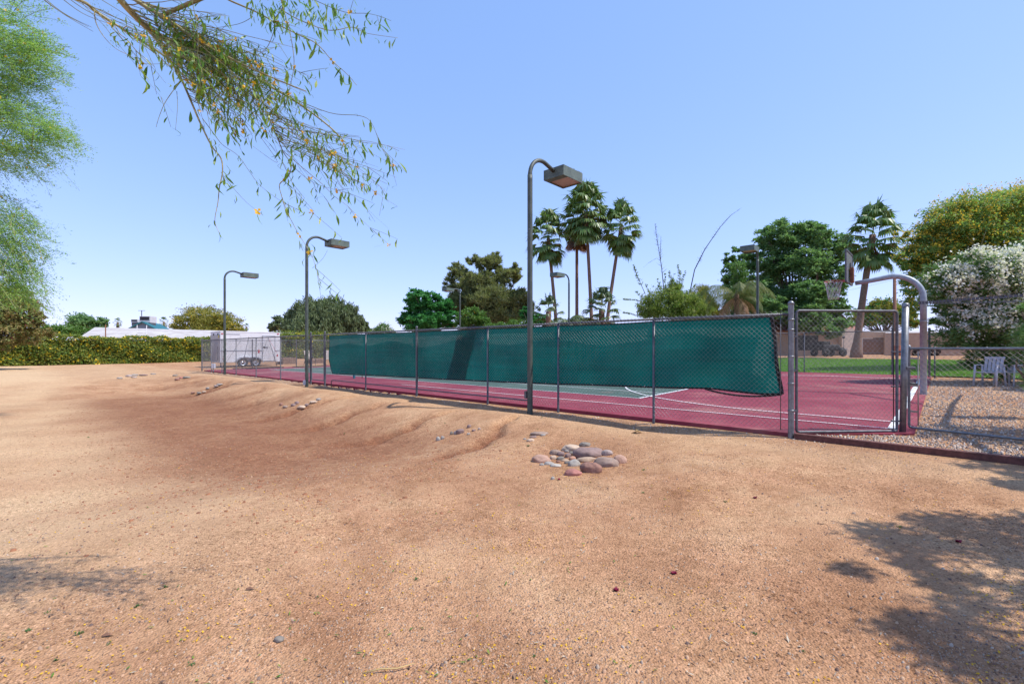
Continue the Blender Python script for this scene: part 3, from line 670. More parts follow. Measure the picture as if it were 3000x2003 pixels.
for i, s in enumerate(SQ):
    big = i in (0, len(SQ) - 1)
    post(f2, sv(s, 0), low(s), FH + (.10 if big else -.015), .036 if big else .024, M['galv_dull'], big)
for i in range(len(SQ) - 1):
    rail(f2, S3(SQ[i], 0, FH), S3(SQ[i + 1], 0, FH), .0215, M['galv_dull'])
    chain_mesh("wire_mesh", sv(SQ[i] + .03, -.03), sv(SQ[i + 1], -.03), .06, FH + .045, f2, M['wire'])
def pipe_gate(name, label, cat, a, b, z0, z1, r, mat, wmat, group=None, midrail=None, extra_post=None, fmat=None):
    """gate leaf of bent pipe from world xy a to b"""
    a = Vector((a[0], a[1], 0)); b = Vector((b[0], b[1], 0)); o = a.copy(); t = thing(name, label, cat, o, group=group)
    d = (b - a).normalized(); L = (b - a).length
    q = lambda x, z: d * x + Vector((0, 0, z))
    m = MB(); m.tube([q(0, z0 + .03), q(0, z1 - .04), q(.012, z1 - .012), q(.04, z1), q(L - .04, z1), q(L - .012, z1 - .012), q(L, z1 - .04), q(L, z0 + .03), q(L - .012, z0 + .008), q(L - .04, z0), q(.04, z0), q(.012, z0 + .008), q(0, z0 + .03)], r, 10, caps=False)
    m.build("frame", fmat or mat, t)
    if extra_post: m = MB(); m.tube([q(extra_post, z0 + r), q(extra_post, z1 - r)], r, 10); m.build("stile", mat, t)
    chain_mesh("wire_mesh", (a.x, a.y), (b.x, b.y), z0 + .02, z1 + .05, t, wmat)
    return t, q, L
# walk gate in the near fence by the second lamp pole
t, q, L = pipe_gate("chain_link_gate", "narrow closed walk gate in the near fence behind the second lamp pole", "gate", sv(15.12, 0.0), sv(16.16, 0.0), .10, FH - .02, .018, M['galv_dull'], M['wire'])
m = MB(); m.box(q(L * .95, .95), (.10, .05, .05)); m.build("latch", M['galv_dull'], t)
# corner gate across the cut corner (between the two thick posts)
GA, GB_ = sv(0.0, 0.0), sv(-1.21, 1.25)
d_ = (GB_ - GA) / np.linalg.norm(GB_ - GA)
t, q, L = pipe_gate("chain_link_gate", "tall chain link gate closing the cut corner of the red court", "gate", GA + d_ * .085, GB_ - d_ * .085, .03, 1.835, .019, M['galv_dull'], M['wire'])
for z in (.35, .95, 1.45): m = MB(); m.box(q(-.035, z), (.09, .05, .035)); m.build("hinge", M['galv_dull'], t)
for z in (.18, .70, 1.22): m = MB(); m.tube([q(L - .09, z), q(L + .05, z)], .012, 8); m.build("clamp", M['galv_dull'], t)
m = MB(); m.tube([q(L - .055, .06), q(L - .055, 1.80)], .007, 6); m.build("tension_bar", M['hem'], t)
t = thing("gate_post", "thick leaning galvanised gate post between the tall gate and the low gate", "post", (GB_[0], GB_[1], 0))
m = MB(); r_ = .043; z1 = 1.95
m.tube([Vector((0, 0, -.12)), Vector((.05, .0, z1 - .04))], r_, 16); m.build("shaft", M['galv'], t)
m = MB(); m.lathe((.05, 0, z1 - .04), [(r_ * 1.1, -.01), (r_ * 1.1, .02), (r_ * .9, .04), (.001, .055)], 16); m.build("cap", M['galv'], t)
m = MB(); m.box((.09, -.04, .98), (.14, .03, .045), bev=.008); m.build("latch", M['galv_dull'], t)
# low double gate of the gravel bay
t, q, L = pipe_gate("chain_link_gate", "low bright chain link gate across the gravel bay at right", "gate", (6.17, 7.22), (8.25, 4.42), .05, 1.27, .019, M['galv'], M['wire_bright'], extra_post=1.25)
m = MB(); m.lathe((-.0, 0, 1.29), [(.026, -.02), (.03, .0), (.02, .03), (.001, .04)], 12); m.build("cap", M['galv'], t)
m = MB(); m.tube([q(.11, .08), q(.11, 1.24)], .009, 6); m.build("tension_bar", M['wire_bright'], t)
for z in (.30, .70, 1.12): m = MB(); m.box(q(.055, z), (.11, .02, .03), rz=math.atan2(-2.8, 2.08)); m.build("clamp", M['wire_bright'], t)
m = MB(); m.tube([q(-.16, .76), q(.10, .72)], .018, 8); m.tube([q(-.14, .72), q(-.14, .90)], .014, 8); m.build("latch", M['galv_dull'], t)
# end fence and far fence of the court
f3 = thing("chain_link_fence", "chain link fence across the far trailer end of the court", "fence", S3(31.2, 0, 0), group="chain link fences of the court")
VS = [0, 2.8, 5.6, 8.4, 11.2, 14.0, 16.95]
for i, v in enumerate(VS):
    if i: post(f3, sv(31.2, v), CZ(v) - .1, CZ(v) + FH + .06, .028, M['galv_dull'], True)
for i in range(len(VS) - 1):
    rail(f3, S3(31.2, VS[i], CZ(VS[i]) + FH), S3(31.2, VS[i + 1], CZ(VS[i + 1]) + FH), .021, M['galv'])
    chain_mesh("wire_mesh", sv(31.2, VS[i]), sv(31.2, VS[i + 1]), .08 + CZ(VS[i]), CZ(VS[i]) + FH + .03, f3, M['wire'], pitch=.074)
f4 = thing("chain_link_fence", "chain link fence along the grass side of the court", "fence", S3(-.15, 16.95, .22), group="chain link fences of the court")
z4 = CZ(16.95)
SS = [-.15, 3.0, 6.0, 9.0, 12.0, 15.0]
for i, s in enumerate(SS): post(f4, sv(s, 16.95), z4 - .1, z4 + FH + (.12 if i == 0 else 0), .04 if i == 0 else .024, M['galv_dull'], i == 0)
for i in range(len(SS) - 1):
    rail(f4, S3(SS[i], 16.95, z4 + FH), S3(SS[i + 1], 16.95, z4 + FH), .021, M['galv_dull'])
    chain_mesh("wire_mesh", sv(SS[i], 16.95), sv(SS[i + 1], 16.95), z4 + .04, z4 + FH + .05, f4, M['wire'])
f5 = thing("chain_link_fence", "low chain link fence between the gravel bay and the shaded lawn", "fence", S3(-1.3, 15.9, .2), group="chain link fences of the court")
ST = [(-1.3, 15.9), (-1.45, 16.0), (-3.5, 17.0), (-5.8, 18.1)]
for i, (s, v) in enumerate(ST): post(f5, sv(s, v), .1, (2.06 if i == 0 else 1.42), .04 if i == 0 else .024, M['galv_dull'], i == 0)
for i in range(1, 3):
    rail(f5, S3(*ST[i], 1.42), S3(*ST[i + 1], 1.42), .02, M['galv_dull']); chain_mesh("wire_mesh", sv(*ST[i]), sv(*ST[i + 1]), .26, 1.45, f5, M['wire'])

# ------------------------------------------------------------------ windscreen
ws = thing("windscreen", "long green mesh windscreen tied behind the near fence with a loose right corner", "windscreen", S3(0, 0, 0))
def top_z(s): return FH - .035 - .012 * abs(math.sin(s * 1.45))
def bot_z(s): return float(np.interp(s, [.15, .45, 1.2, 2.17, 4.3, 6.5, 9.4, 12.2, 14.2, 14.75, 15.0], [.57, .555, .60, .575, .52, .475, .44, .415, .385, .37, .66]))
def scr(s, t):
    """point of the cloth, t 0 bottom .. 1 top"""
    sr = s
    e = max(0, 1 - s / 1.6)                                   # right end pulls in towards the bottom
    z = bot_z(s) * (1 - t) + top_z(s) * t
    bow = .022 * math.sin(s * 2.1 + t * 2) + .014 * math.sin(s * 5.3 - t * 4) * (1 - t) + .010 * math.sin(s * 1.3 + t * 9)
    fold = .055 * math.sin(9 * (s * .62 + t * .9) + .8) * math.exp(-s / 1.3) * (1 - .6 * t) + .034 * math.sin(6.5 * (s * .35 + t * 1.3)) * math.exp(-abs(s - 2.6) / 1.5) * (1 - t)
    s2 = s + .28 * 0
    return S3(s2, .085 + bow + fold + .05 * (1 - t) * e, z)
NS, NT = 420, 26
Vs = []; s_left = 14.93
for i in range(NS + 1):
    for j in range(NT + 1):
        t = j / NT; base_r = .20 + .22 * 0
        s0 = .32 - .0 * t if False else (.30 * t + .42 * (1 - t) - .35 * (1 - t) * 0)
        s0 = .16 + .12 * t                                     # slanted right edge
        s1 = s_left - (.0 if t > .22 else .32 * (1 - t / .22))
        s = s0 + (s1 - s0) * i / NS
        Vs.append(scr(s, t) - Vector(ws.location))
Fs = [(i * (NT + 1) + j, (i + 1) * (NT + 1) + j, (i + 1) * (NT + 1) + j + 1, i * (NT + 1) + j + 1) for i in range(NS) for j in range(NT)]
cloth = mk("cloth", [tuple(p) for p in Vs], Fs, M['screen'], parent=ws, smooth=True)
def vat(i, j): return Vs[i * (NT + 1) + j]
def hem(name, path, w=.022, d=Vector((0, 0, 1))):
    m = MB(); m.tube(path, [w] * len(path), 6); o = m.build(name, M['hem'], ws); return o
dv = Vector((-V[0], -V[1], 0)) * .004
hem("bottom_hem", [vat(i, 0) + dv for i in range(0, NS + 1, 4)], .016)
hem("side_hem", [vat(0, j) + dv for j in range(NT + 1)], .026)
hem("side_hem", [vat(NS, j) + dv for j in range(NT + 1)], .010)
hem("top_hem", [vat(i, NT) + dv for i in range(0, NS + 1, 4)], .009)
a = vat(0, 0); b = vat(34, 0)
hem("loose_strap", [a * (1 - t) + b * t + Vector((0, 0, -.075 * math.sin(math.pi * t) ** .8)) + dv * 2 for t in np.linspace(0, 1, 14)], .016)
# dark strip added behind the screen to draw a slanted shadow band
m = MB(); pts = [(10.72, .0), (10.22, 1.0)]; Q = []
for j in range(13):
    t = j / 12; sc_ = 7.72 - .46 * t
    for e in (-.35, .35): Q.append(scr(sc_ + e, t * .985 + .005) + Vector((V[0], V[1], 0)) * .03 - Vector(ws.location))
m.add(Q, [(2 * j, 2 * j + 1, 2 * j + 3, 2 * j + 2) for j in range(12)], 0, True); m.build("shadow_strip", M['screen_dark'], ws)
for i in range(30, NS, 34):
    q_ = vat(i, 0) + dv * 4.5 + Vector((0, 0, .012)); m = MB(); m.lathe(q_, [(.004, .004), (.011, .004), (.011, 0), (.004, 0)], 8, axis=(-V[0], -V[1], 0)); m.build("grommet", M['alu'], ws)
# conduit along the foot of the fence
m = MB(); m.tube([S3(14.35, -.10, -.1), S3(14.35, -.10, .10), S3(14.30, -.10, .15), S3(14.2, -.10, .165), S3(12, -.1, .155), S3(9.3, -.1, .14), S3(5.15, -.12, .13), S3(5.0, -.15, .15), S3(4.93, -.2, .20), S3(4.90, -.25, .27), S3(4.88, -.28, .40)], .016, 8)
tag(m.build("conduit", M['galv_dull']), "thin grey electrical conduit running along the foot of the windscreened fence", "conduit")

# ------------------------------------------------------------------ lamp poles
def lamp(s, v, label, top, flip=False, box=None, tilt=0.0, debris=False):
    p = sv(s, v); z0 = g(p[0], p[1]) - .05 if v < 0 else CZ(v) - .1
    t = thing("lamp_pole", label, "lamp pole", (p[0], p[1], z0), ANG + (math.pi if flip else 0), "court lamp poles")
    H = top - z0; R_ = .42
    m = MB(); m.lathe((0, 0, 0), [(.062, 0), (.060, .05), (.055, H - R_ - .1), (.055, H - R_), (.0, H - R_)], 14); m.build("pole", M['pole'], t)
    m = MB(); pa = [Vector((0, 0, H - R_ - .05))] + [Vector((R_ - R_ * math.cos(a), 0, H - R_ + R_ * math.sin(a))) for a in np.linspace(0, math.pi / 2 + .28, 12)]
    e = pa[-1]; pa.append(e + Vector((.30, 0, -.085)))
    m.tube(pa, [.052] * 2 + [.045] * (len(pa) - 2), 12); m.build("arm", M['pole'], t)
    e = pa[-1]
    hd = MB(); T = Matrix.Translation(e + Vector((.36, 0, -.035))) @ Matrix.Rotation(tilt, 4, 'Y')
    hx, hy, hz = .375, .285, .115
    # open housing: four walls and a lid so the glass sits inside
    w_ = .02
    for c, d in (((0, 0, hz - w_ / 2), (2 * hx, 2 * hy, w_)), ((hx - w_ / 2, 0, -w_ / 2), (w_, 2 * hy, 2 * hz - w_)), ((-hx + w_ / 2, 0, -w_ / 2), (w_, 2 * hy, 2 * hz - w_)), ((0, hy - w_ / 2, -w_ / 2), (2 * hx - 2 * w_, w_, 2 * hz - w_)), ((0, -hy + w_ / 2, -w_ / 2), (2 * hx - 2 * w_, w_, 2 * hz - w_)), ((-.27, 0, -hz + .008), (.17, 2 * hy - 2 * w_ - .002, .012))):
        hd.box(None, d, M=T @ Matrix.Translation(c))
    if debris:
        for _ in range(60):
            q = T @ Vector((random.uniform(-.1, hx), random.choice((-hy, hy)) * random.uniform(.86, .99), hz - .005)); hd.add([q, q + Vector((random.uniform(-.02, .02), 0, random.uniform(.01, .05))), q + Vector((.03, 0, 0))], [(0, 1, 2)])
    head = hd.build("lamp_head", M['lamp_green'], t)
    ln = MB(); ln.box(None, (2 * hx - 2 * w_ - .17, 2 * hy - 2 * w_ - .004, .006), M=T @ Matrix.Translation((.085, 0, -hz + .03)))
    ln.add([T @ Vector(q) for q in ((-.17, -.2, -hz + .036), (.3, -.2, -hz + .036), (.3, .2, -hz + .036), (-.17, .2, -hz + .036), (.02, -.04, .07), (.15, -.04, .07), (.15, .04, .07), (.02, .04, .07))], [(0, 1, 5, 4), (1, 2, 6, 5), (2, 3, 7, 6), (3, 0, 4, 7), (4, 5, 6, 7)])
    ln.build("lens", M['lens'], head)
    return t
t = lamp(4.85, -.3, "nearest lamp pole with its big box head high over the windscreen", 5.42, debris=True)
m = MB(); m.box((-.02, .09, .50), (.07, .06, .16), bev=.006); m.build("junction_box", M['galv_dull'], t)
t = lamp(15.9, -.3, "second lamp pole of the near side, standing in front of the walk gate", 5.55)
m = MB(); m.box((-.09, .0, .22), (.06, .12, .18), bev=.006); m.build("outlet_box", M['white_plastic'], t)
m = MB(); m.tube([Vector((.064 * math.cos(a * 2.2), .064 * math.sin(a * 2.2), .15 + a * .085)) for a in np.linspace(0, 22, 120)], .012, 5); m.build("wound_cord", M['pole'], t)
t = lamp(26.1, -.2, "farthest lamp pole of the near side, in front of the white trailer", 5.42)
m = MB(); m.tube([Vector((.064 * math.cos(a * 2.2), .064 * math.sin(a * 2.2), .15 + a * .085)) for a in np.linspace(0, 18, 100)], .012, 5); m.build("wound_cord", M['pole'], t)
lamp(4.5, 15.2, "lamp pole across the court in front of the big dark green tree", 5.75, True)
lamp(15.5, 15.9, "lamp pole across the court beside the leftmost tall palm", 5.9, True)
lamp(26.1, 16.1, "lamp pole across the court in front of the pine tree", 5.95, True)
# utility box on a stake by the fence
p = sv(27.9, -.25); t = thing("utility_box", "small pale utility box on a stake in front of the trailer", "box", (p[0], p[1], g(p[0], p[1])))
m = MB(); m.tube([(0, 0, -.05), (0, 0, .28)], .025, 8); m.build("stake", M['galv'], t); m = MB(); m.box((0, 0, .40), (.2, .12, .26), ANG, bev=.01); m.build("housing", M['white_plastic'], t)

# ------------------------------------------------------------------ basketball hoop
bp_ = sv(-1.30, 8.07); bz = CZ(8.07) - .05
t = thing("basketball_hoop", "galvanised gooseneck basketball hoop at the right edge of the red court", "basketball hoop", (bp_[0], bp_[1], bz), math.atan2(U[1], U[0]))
zt = 1.26 + (1023 - 808) / F * 12.7 - bz
m = MB(); m.lathe((0, 0, 0), [(.072, -.1), (.072, 1.9), (.075, 1.9), (.075, 1.95)], 18); m.build("pole", M['galv_pole'], t)
R_ = .62; zc = zt - .07 - R_
pa = [Vector((0, 0, 1.95)), Vector((0, 0, zc))] + [Vector((R_ - R_ * math.cos(a), 0, zc + R_ * math.sin(a))) for a in np.linspace(.15, math.pi / 2 + .10, 12)]
e = pa[-1]; AL = 1.42
pa += [Vector((AL - .35, 0, e.z - .06)), Vector((AL, 0, e.z - .10))]
m = MB(); m.tube(pa, [.069] * (len(pa) - 2) + [.062, .058], 14); m.build("gooseneck", M['galv_pole'], t)
m = MB(); bh0, bh1 = zt - .16, zt + .70
bx, hw = AL + .14, .62
m.box((bx, 0, (bh0 + bh1) / 2), (.012, 2 * hw - .06, bh1 - bh0 - .06)); bb = m.build("backboard", M['glass'], t)
m = MB()
for y_ in (-hw, hw): m.box((bx, y_ * .975, (bh0 + bh1) / 2), (.04, .035, bh1 - bh0))
for z_ in (bh0, bh1): m.box((bx, 0, z_), (.04, 2 * hw - .07, .035))
m.box((bx - .035, 0, (bh0 + bh1) / 2 - .12), (.03, .06, .5)); m.build("backboard_frame", M['galv_dull'], bb)
m = MB(); m.box((bx - .07, 0, zt + .06), (.08, .22, .42), bev=.01); m.box((bx - .09, 0, zt - .04), (.05, .14, .2)); m.build("mounting_bracket", M['rust'], t)
rc_ = Vector((bx + .36, 0, zt - .07)); rr_ = .225
m = MB(); m.tube([rc_ + Vector((rr_ * math.cos(a), rr_ * math.sin(a), 0)) for a in np.linspace(0, 2 * math.pi, 33)], .011, 8, caps=False)
m.box((bx + .07, 0, rc_.z - .01), (.14, .14, .05)); rim = m.build("rim", M['orange'], t)
m = MB(); K = 12
for k in range(K):
    for dr in (1, -1):
        pth = []
        for j in range(7):
            f = j / 6; rad_ = rr_ * (1 - .45 * f ** .7); a = 2 * math.pi * (k + dr * f * 2.5) / K
            pth.append(rc_ + Vector((rad_ * math.cos(a), rad_ * math.sin(a), -.52 * f)))
        m.tube(pth, .005, 4)
m.build("net", M['net'], rim)
# perforated struts bolted to the hoop pole
def strut(name, label, a, b, w, h, mat):
    a = Vector(a); b = Vector(b); d = (b - a); T = Matrix.Translation((a + b) / 2) @ d.to_track_quat('X', 'Z').to_matrix().to_4x4()
    m = MB(); L = d.length
    m.box(None, (L, w, .004), M=T @ Matrix.Translation((0, 0, h / 2))); m.box(None, (L, w, .004), M=T @ Matrix.Translation((0, 0, -h / 2)))
    n = int(L / .10)
    for i in range(n): m.box(None, (.05, w * .8, h - .008), M=T @ Matrix.Translation((-L / 2 + (i + .5) * L / n, 0, 0)))
    return tag(m.build(name, mat), label, "strut")
strut("steel_strut", "upper perforated steel strut running right from the hoop pole", W(2690, 887, 11.85), W(3120, 856, 8.6), .04, .055, M['galv_dull'])
strut("steel_strut", "lower thin bright steel strut running right from the hoop pole", W(2690, 890, 11.88), W(3120, 879, 8.7), .03, .025, M['galv'])

# ------------------------------------------------------------------ things on and beyond the court
p = sv(16.6, 2.0); t = thing("tennis_net", "lowered tennis net post in blue with its dark bottom rail behind the windscreen", "net", (p[0], p[1], CZ(2.0)))
for v in (2.0, 14.6):
    q = S3(16.6, v, CZ(v)) - Vector(t.location); m = MB(); m.lathe(q, [(.05, 0), (.05, 1.02), (.04, 1.05), (.001, 1.06)], 12); m.build("post", M['teal_post'], t)
m = MB(); a = S3(16.3, 2.2, CZ(2.2) + .22) - Vector(t.location); b = S3(13.9, 3.3, CZ(3.3) + .16) - Vector(t.location)
m.tube([a - Vector((0, 0, .2)), a, b, b - Vector((0, 0, .14))], .018, 8); m.build("base_rail", M['wood'], t)
# putting mat
m = MB(); p = sv(30.2, 6.0); m.box((p[0], p[1], CZ(6) + .02), (1.9, .7, .03), ANG, bev=.008)
tag(m.build("turf_mat", plain("dark_turf", (.055, .085, .03), .95, 0, .3, 30, .5, 90)), "flat dark green turf mat lying at the far end of the court", "mat")
# practice net by the trailer
p = sv(30.3, 2.0); t = thing("practice_net", "collapsible black practice net with slanting cords in front of the trailer door", "sports net", (p[0], p[1], CZ(3) + .005))
o_ = Vector(t.location); q = lambda s, v, z: S3(s - .3, v - 1.2, CZ(v) + z) - o_
m = MB(); m.tube([q(30.6, 2.6, .04), q(30.6, 5.3, .04), q(29.8, 5.3, .04), q(29.8, 3.1, .04)], .03, 8); m.build("base_frame", M['black'], t)
m = MB(); m.tube([q(30.6, 3.1, .02), q(30.9, 3.6, 2.0)], .018, 6); m.build("upright", M['galv_dull'], t)
m = MB(); m.tube([q(30.6, 5.2, .02), q(30.9, 4.75, 2.0)], .018, 6); m.build("upright", M['galv_dull'], t)
m = MB()
for i in range(27):
    f = i / 26; m.tube([q(30.1, 3.2 + 2.0 * f, .05), q(30.9, 3.6 + 1.15 * f, 1.75 - .1 * math.sin(math.pi * f))], .0035, 3)
for i in range(16):
    z = .08 + i * .1; m.tube([q(30.1 + .8 * z / 1.75, 3.2 + .4 * z / 1.75, z), q(30.1 + .8 * z / 1.75, 5.2 - .45 * z / 1.75, z)], .0035, 3)
m.build("netting", M['hem'], t)
m = MB(); m.tube([q(30.6, 3.0, 1.7), q(30.2, 1.9, .05)], .008, 5); m.tube([q(30.9, 4.75, 2.0), q(30.2, 3.9, .05)], .008, 5); m.build("guy_cord", M['hem'], t)
m = MB(); m.tube([q(30.9, 4.75, 1.95), q(30.6, 5.25, .8)], .007, 5); m.box(q(30.6, 5.2, .78), (.06, .05, .14)); m.build("strap", M['redlight'], t)

# trailer
p = sv(35.4, 2.1); t = thing("cargo_trailer", "white enclosed tandem axle cargo trailer parked beyond the court fence", "trailer", (p[0], p[1], g(p[0], p[1]) + .01), ANG)
TL, TW, TB, TT = 4.0, 2.3, .34, 2.52                      # along v, along u (local +y)
m = MB(); m.box((TL / 2, TW / 2, (TB + TT) / 2), (TL, TW, TT - TB), bev=.03); body = m.build("body", M['white_paint'], t)
m = MB(); m.box((TL / 2, TW / 2, TT + .012), (TL + .04, TW + .04, .05), bev=.02); m.build("roof", M['white_paint'], t)
m = MB(); m.box((TL / 2, -.012, 1.18), (TL - .06, .02, .06)); m.build("stripe", M['grey_stripe'], body)
m = MB(); m.box((-.012, TW / 2, (TB + TT) / 2 - .06), (.022, TW - .14, TT - TB - .30)); d = m.build("ramp_door", M['trailer_end'], t)
m = MB(); m.box((-.035, .45, 1.0), (.03, .05, 1.0)); m.box((-.035, TW - .45, 1.0), (.03, .05, 1.0)); m.build("door_bar", M['galv_dull'], d)
m = MB()
for y_ in (.5, 1.5): m.lathe((-.005, y_, TT - .18), [(.07, 0), (.07, .03), (.001, .03)], 12, axis=(-1, 0, 0))
m.build("vent", M['dark'], t)
m = MB(); m.lathe((-.026, .25, TT - .32), [(.12, 0), (.12, .004), (.001, .004)], 14, axis=(-1, 0, 0)); m.build("decal", plain("yellow_sticker", (.62, .50, .05), .5), d)
x0, x1, z0, z1 = 2.75, 3.62, .42, 2.28
m = MB(); m.box(((x0 + x1) / 2, -.012, (z0 + z1) / 2), (x1 - x0 - .05, .022, z1 - z0 - .05)); sd = m.build("side_door", M['white_paint'], t)
m = MB()
for x_ in (x0, x1): m.box((x_, -.014, (z0 + z1) / 2), (.045, .035, z1 - z0 + .045))
for z_ in (z0, z1): m.box(((x0 + x1) / 2, -.014, z_), (x1 - x0 - .045, .035, .045))
m.build("door_frame", M['grey_stripe'], sd)
m = MB(); m.tube([(x0 + .08, -.05, 1.45), (x0 + .38, -.06, 1.43)], .022, 6); m.box((x0 + .1, -.035, 1.45), (.1, .04, .09)); m.build("handle", M['black'], sd)
def wheel(x_):
    ty = MB(); ty.lathe((x_, .0, .33), [(.19, -.20), (.30, -.23), (.335, -.20), (.335, -.05), (.30, -.02), (.19, -.03)], 28, axis=(0, 1, 0)); w_ = ty.build("wheel", M['black'], t)
    rm = MB(); rm.lathe((x_, .0, .33), [(.19, -.205), (.17, -.19), (.06, -.18), (.05, -.22), (.001, -.23)], 24, axis=(0, 1, 0)); rm.build("rim", M['alu'], w_)
    sp = MB()
    for k in range(6): a = k * math.pi / 3; sp.box(None, (.035, .012, .06), M=Matrix.Translation((x_ + .115 * math.cos(a), -.192, .33 + .115 * math.sin(a))) @ Matrix.Rotation(-a, 4, 'Y'))
    sp.build("vent_slot", M['dark'], w_)
wheel(1.38); wheel(2.24)
m = MB(); pr = [(.88, .38), (1.02, .58), (1.2, .70), (1.5, .75), (1.7, .73), (1.81, .68), (1.93, .73), (2.1, .75), (2.4, .72), (2.6, .60), (2.76, .38)]
Q = [(x_, -.25, z_) for x_, z_ in pr] + [(x_, .0, z_) for x_, z_ in pr]; n_ = len(pr)
m.add(Q, [(i, i + 1, n_ + i + 1, n_ + i) for i in range(n_ - 1)], 0, True)
Q2 = [(x_, -.25, z_) for x_, z_ in pr] + [(x_ + (1.81 - x_) * .05, -.25, z_ - .07) for x_, z_ in pr]; m.add(Q2, [(i, i + 1, n_ + i + 1, n_ + i) for i in range(n_ - 1)])
m.build("fender", M['alu'], t)
for x_, z_, nm in ((.22, .62, "marker_light"), (.12, 2.38, "marker_light"), (TL - .15, 2.45, "marker_light"), (2.5, 1.14, "reflector")):
    m = MB(); m.box((x_, -.02, z_), (.12 if nm[0] == 'm' else .1, .03, .06 if nm[0] == 'm' else .22), bev=.008); m.build(nm, M['redlight'], t)
for x_ in (.62, 1.30, 1.98, 2.66): m = MB(); m.box((x_, -.004, 1.75), (.012, .012, 1.05)); m.build("panel_seam", M['ac'], body)
m = MB(); m.box((.75, -.012, 2.36), (1.0, .018, .035)); m.build("awning_rail", M['grey_stripe'], t)
m = MB(); m.tube([(.1, .3, TB), (.1, .3, .0)], .03, 8); m.box((.1, .3, .02), (.2, .2, .03)); m.build("jack", M['galv_dull'], t)

# patio chairs and pallets behind the far end fence
def patio_chair(label, loc, rz):
    t = thing("patio_chair", label, "chair", loc, rz, "beige patio chairs behind the court")
    m = MB(); m.box(None, (.50, .48, .02), M=Matrix.Translation((0, 0, .42)) @ Matrix.Rotation(.06, 4, 'Y')); m.build("seat", M['sling'], t)
    m = MB(); m.box(None, (.02, .50, .72), M=Matrix.Translation((.30, 0, .78)) @ Matrix.Rotation(.22, 4, 'Y')); m.build("backrest", M['sling'], t)
    for sy in (-.27, .27):
        m = MB(); m.tube([(-.27, sy, 0), (-.25, sy, .42), (-.22, sy, .64), (.10, sy, .66), (.28, sy, .60)], .016, 6); m.build("armrest", M['black'], t)
        m = MB(); m.tube([(.34, sy, 0), (.22, sy, .42), (.38, sy, 1.12)], .016, 6); m.build("leg", M['black'], t)
    return t
p = sv(33.6, 7.6); patio_chair("beige sling patio chair left of the walk gate, beside the pallets", (p[0], p[1], g(*p)), ANG + 1.9)
p = sv(33.0, 8.7); patio_chair("beige sling patio chair right of the other one, half behind the windscreen", (p[0], p[1], g(*p)), ANG + 1.2)
def pallet(label, s, v, n, rz):
    p = sv(s, v); t = thing("pallet_stack", label, "pallets", (p[0], p[1], g(*p)), ANG + rz, "pallet stacks behind the court")
    for k in range(n):
        m = MB(); z = k * .14
        for y_ in (-.5, 0, .5): m.box((0, y_, z + .05), (1.2, .08, .09))
        for i in range(7): m.box((-.53 + i * .177, 0, z + .108), (.11, 1.15, .022))
        for i in range(3): m.box((-.5 + i * .5, 0, z + .0), (.11, 1.15, .018))
        m.build("pallet", M['pallet'], t)
pallet("low stack of weathered wooden pallets in front of the hedge", 38.2, 7.7, 4, .1); pallet("second low pallet stack, nearer the patio chairs", 37.3, 9.6, 3, -.1)
def plastic_chair(label, loc, rz):
    t = thing("plastic_chair", label, "chair", loc, rz, "white plastic chairs in the shade")
    m = MB(); m.box(None, (.46, .46, .03), M=Matrix.Translation((0, 0, .42)), bev=.012); m.build("seat", M['white_plastic'], t)
    m = MB()
    for i in range(5): m.box(None, (.02, .07, .42), M=Matrix.Translation((.27, -.18 + i * .09, .65)) @ Matrix.Rotation(.25, 4, 'Y'))
    m.box(None, (.03, .48, .07), M=Matrix.Translation((.325, 0, .86)) @ Matrix.Rotation(.25, 4, 'Y'), bev=.01); m.build("backrest", M['white_plastic'], t)
    for sy in (-.25, .25):
        m = MB(); m.box(None, (.52, .05, .03), M=Matrix.Translation((.04, sy, .64)), bev=.008); m.build("armrest", M['white_plastic'], t)
        for sx in (-.22, .24):
            m = MB(); m.tube([(sx * 1.2, sy * 1.06, 0), (sx, sy, .42), (sx * .9, sy, .63 if sx < 0 else .62)], [.022, .028, .024], 6); m.build("leg", M['white_plastic'], t)
    return t
for px, py, rz, lb in ((2898, 1121, .4, "white plastic garden chair left of the pair in the oleander shade"), (2962, 1124, .1, "white plastic garden chair behind the bright gate stile in the oleander shade")):
    p = W(px, 1023, 14.2); plastic_chair(lb, (p.x, p.y, g(p.x, p.y)), rz)

# ------------------------------------------------------------------ buildings and walls
def gable(m, x0, x1, y0, y1, z0, zr, ov=.3, th=.12, mi=0):
    """roof ridge along x"""
    ym = (y0 + y1) / 2; k = (zr - z0) / (ym - y0); e = z0 - k * ov
    for sgn, ye in ((-1, y0 - ov), (1, y1 + ov)):
        a = [(x0 - ov, ye, e), (x1 + ov, ye, e), (x1 + ov, ym, zr), (x0 - ov, ym, zr)]; b = [(q[0], q[1], q[2] + th) for q in a]
        m.add(a + b, [(0, 1, 2, 3), (7, 6, 5, 4), (0, 4, 5, 1), (1, 5, 6, 2), (2, 6, 7, 3), (3, 7, 4, 0)], mi)
d0 = 44.0
p = W(2440, 1023, d0); zg = g(p.x, p.y)
t = thing("house", "tan stucco house with a red tile gable roof behind the right palm trunk", "house", (p.x, p.y, zg), math.atan2(V[1], V[0]) - .9)
m = MB(); m.box((-5.2, 3.2, 1.25), (14.0, 6.0, 2.6)); m.add([(1.8, .2, 2.55), (1.8, 6.2, 2.55), (1.8, 3.2, 4.4), (-12.2, .2, 2.55), (-12.2, 6.2, 2.55), (-12.2, 3.2, 4.4)], [(0, 1, 2), (4, 3, 5), (0, 2, 5, 3), (1, 4, 5, 2)]); m.build("wall", M['tan_wall'], t)
m = MB(); gable(m, -12.2, 1.8, .2, 6.2, 2.56, 4.45, .45); m.build("roof", M['tile'], t)
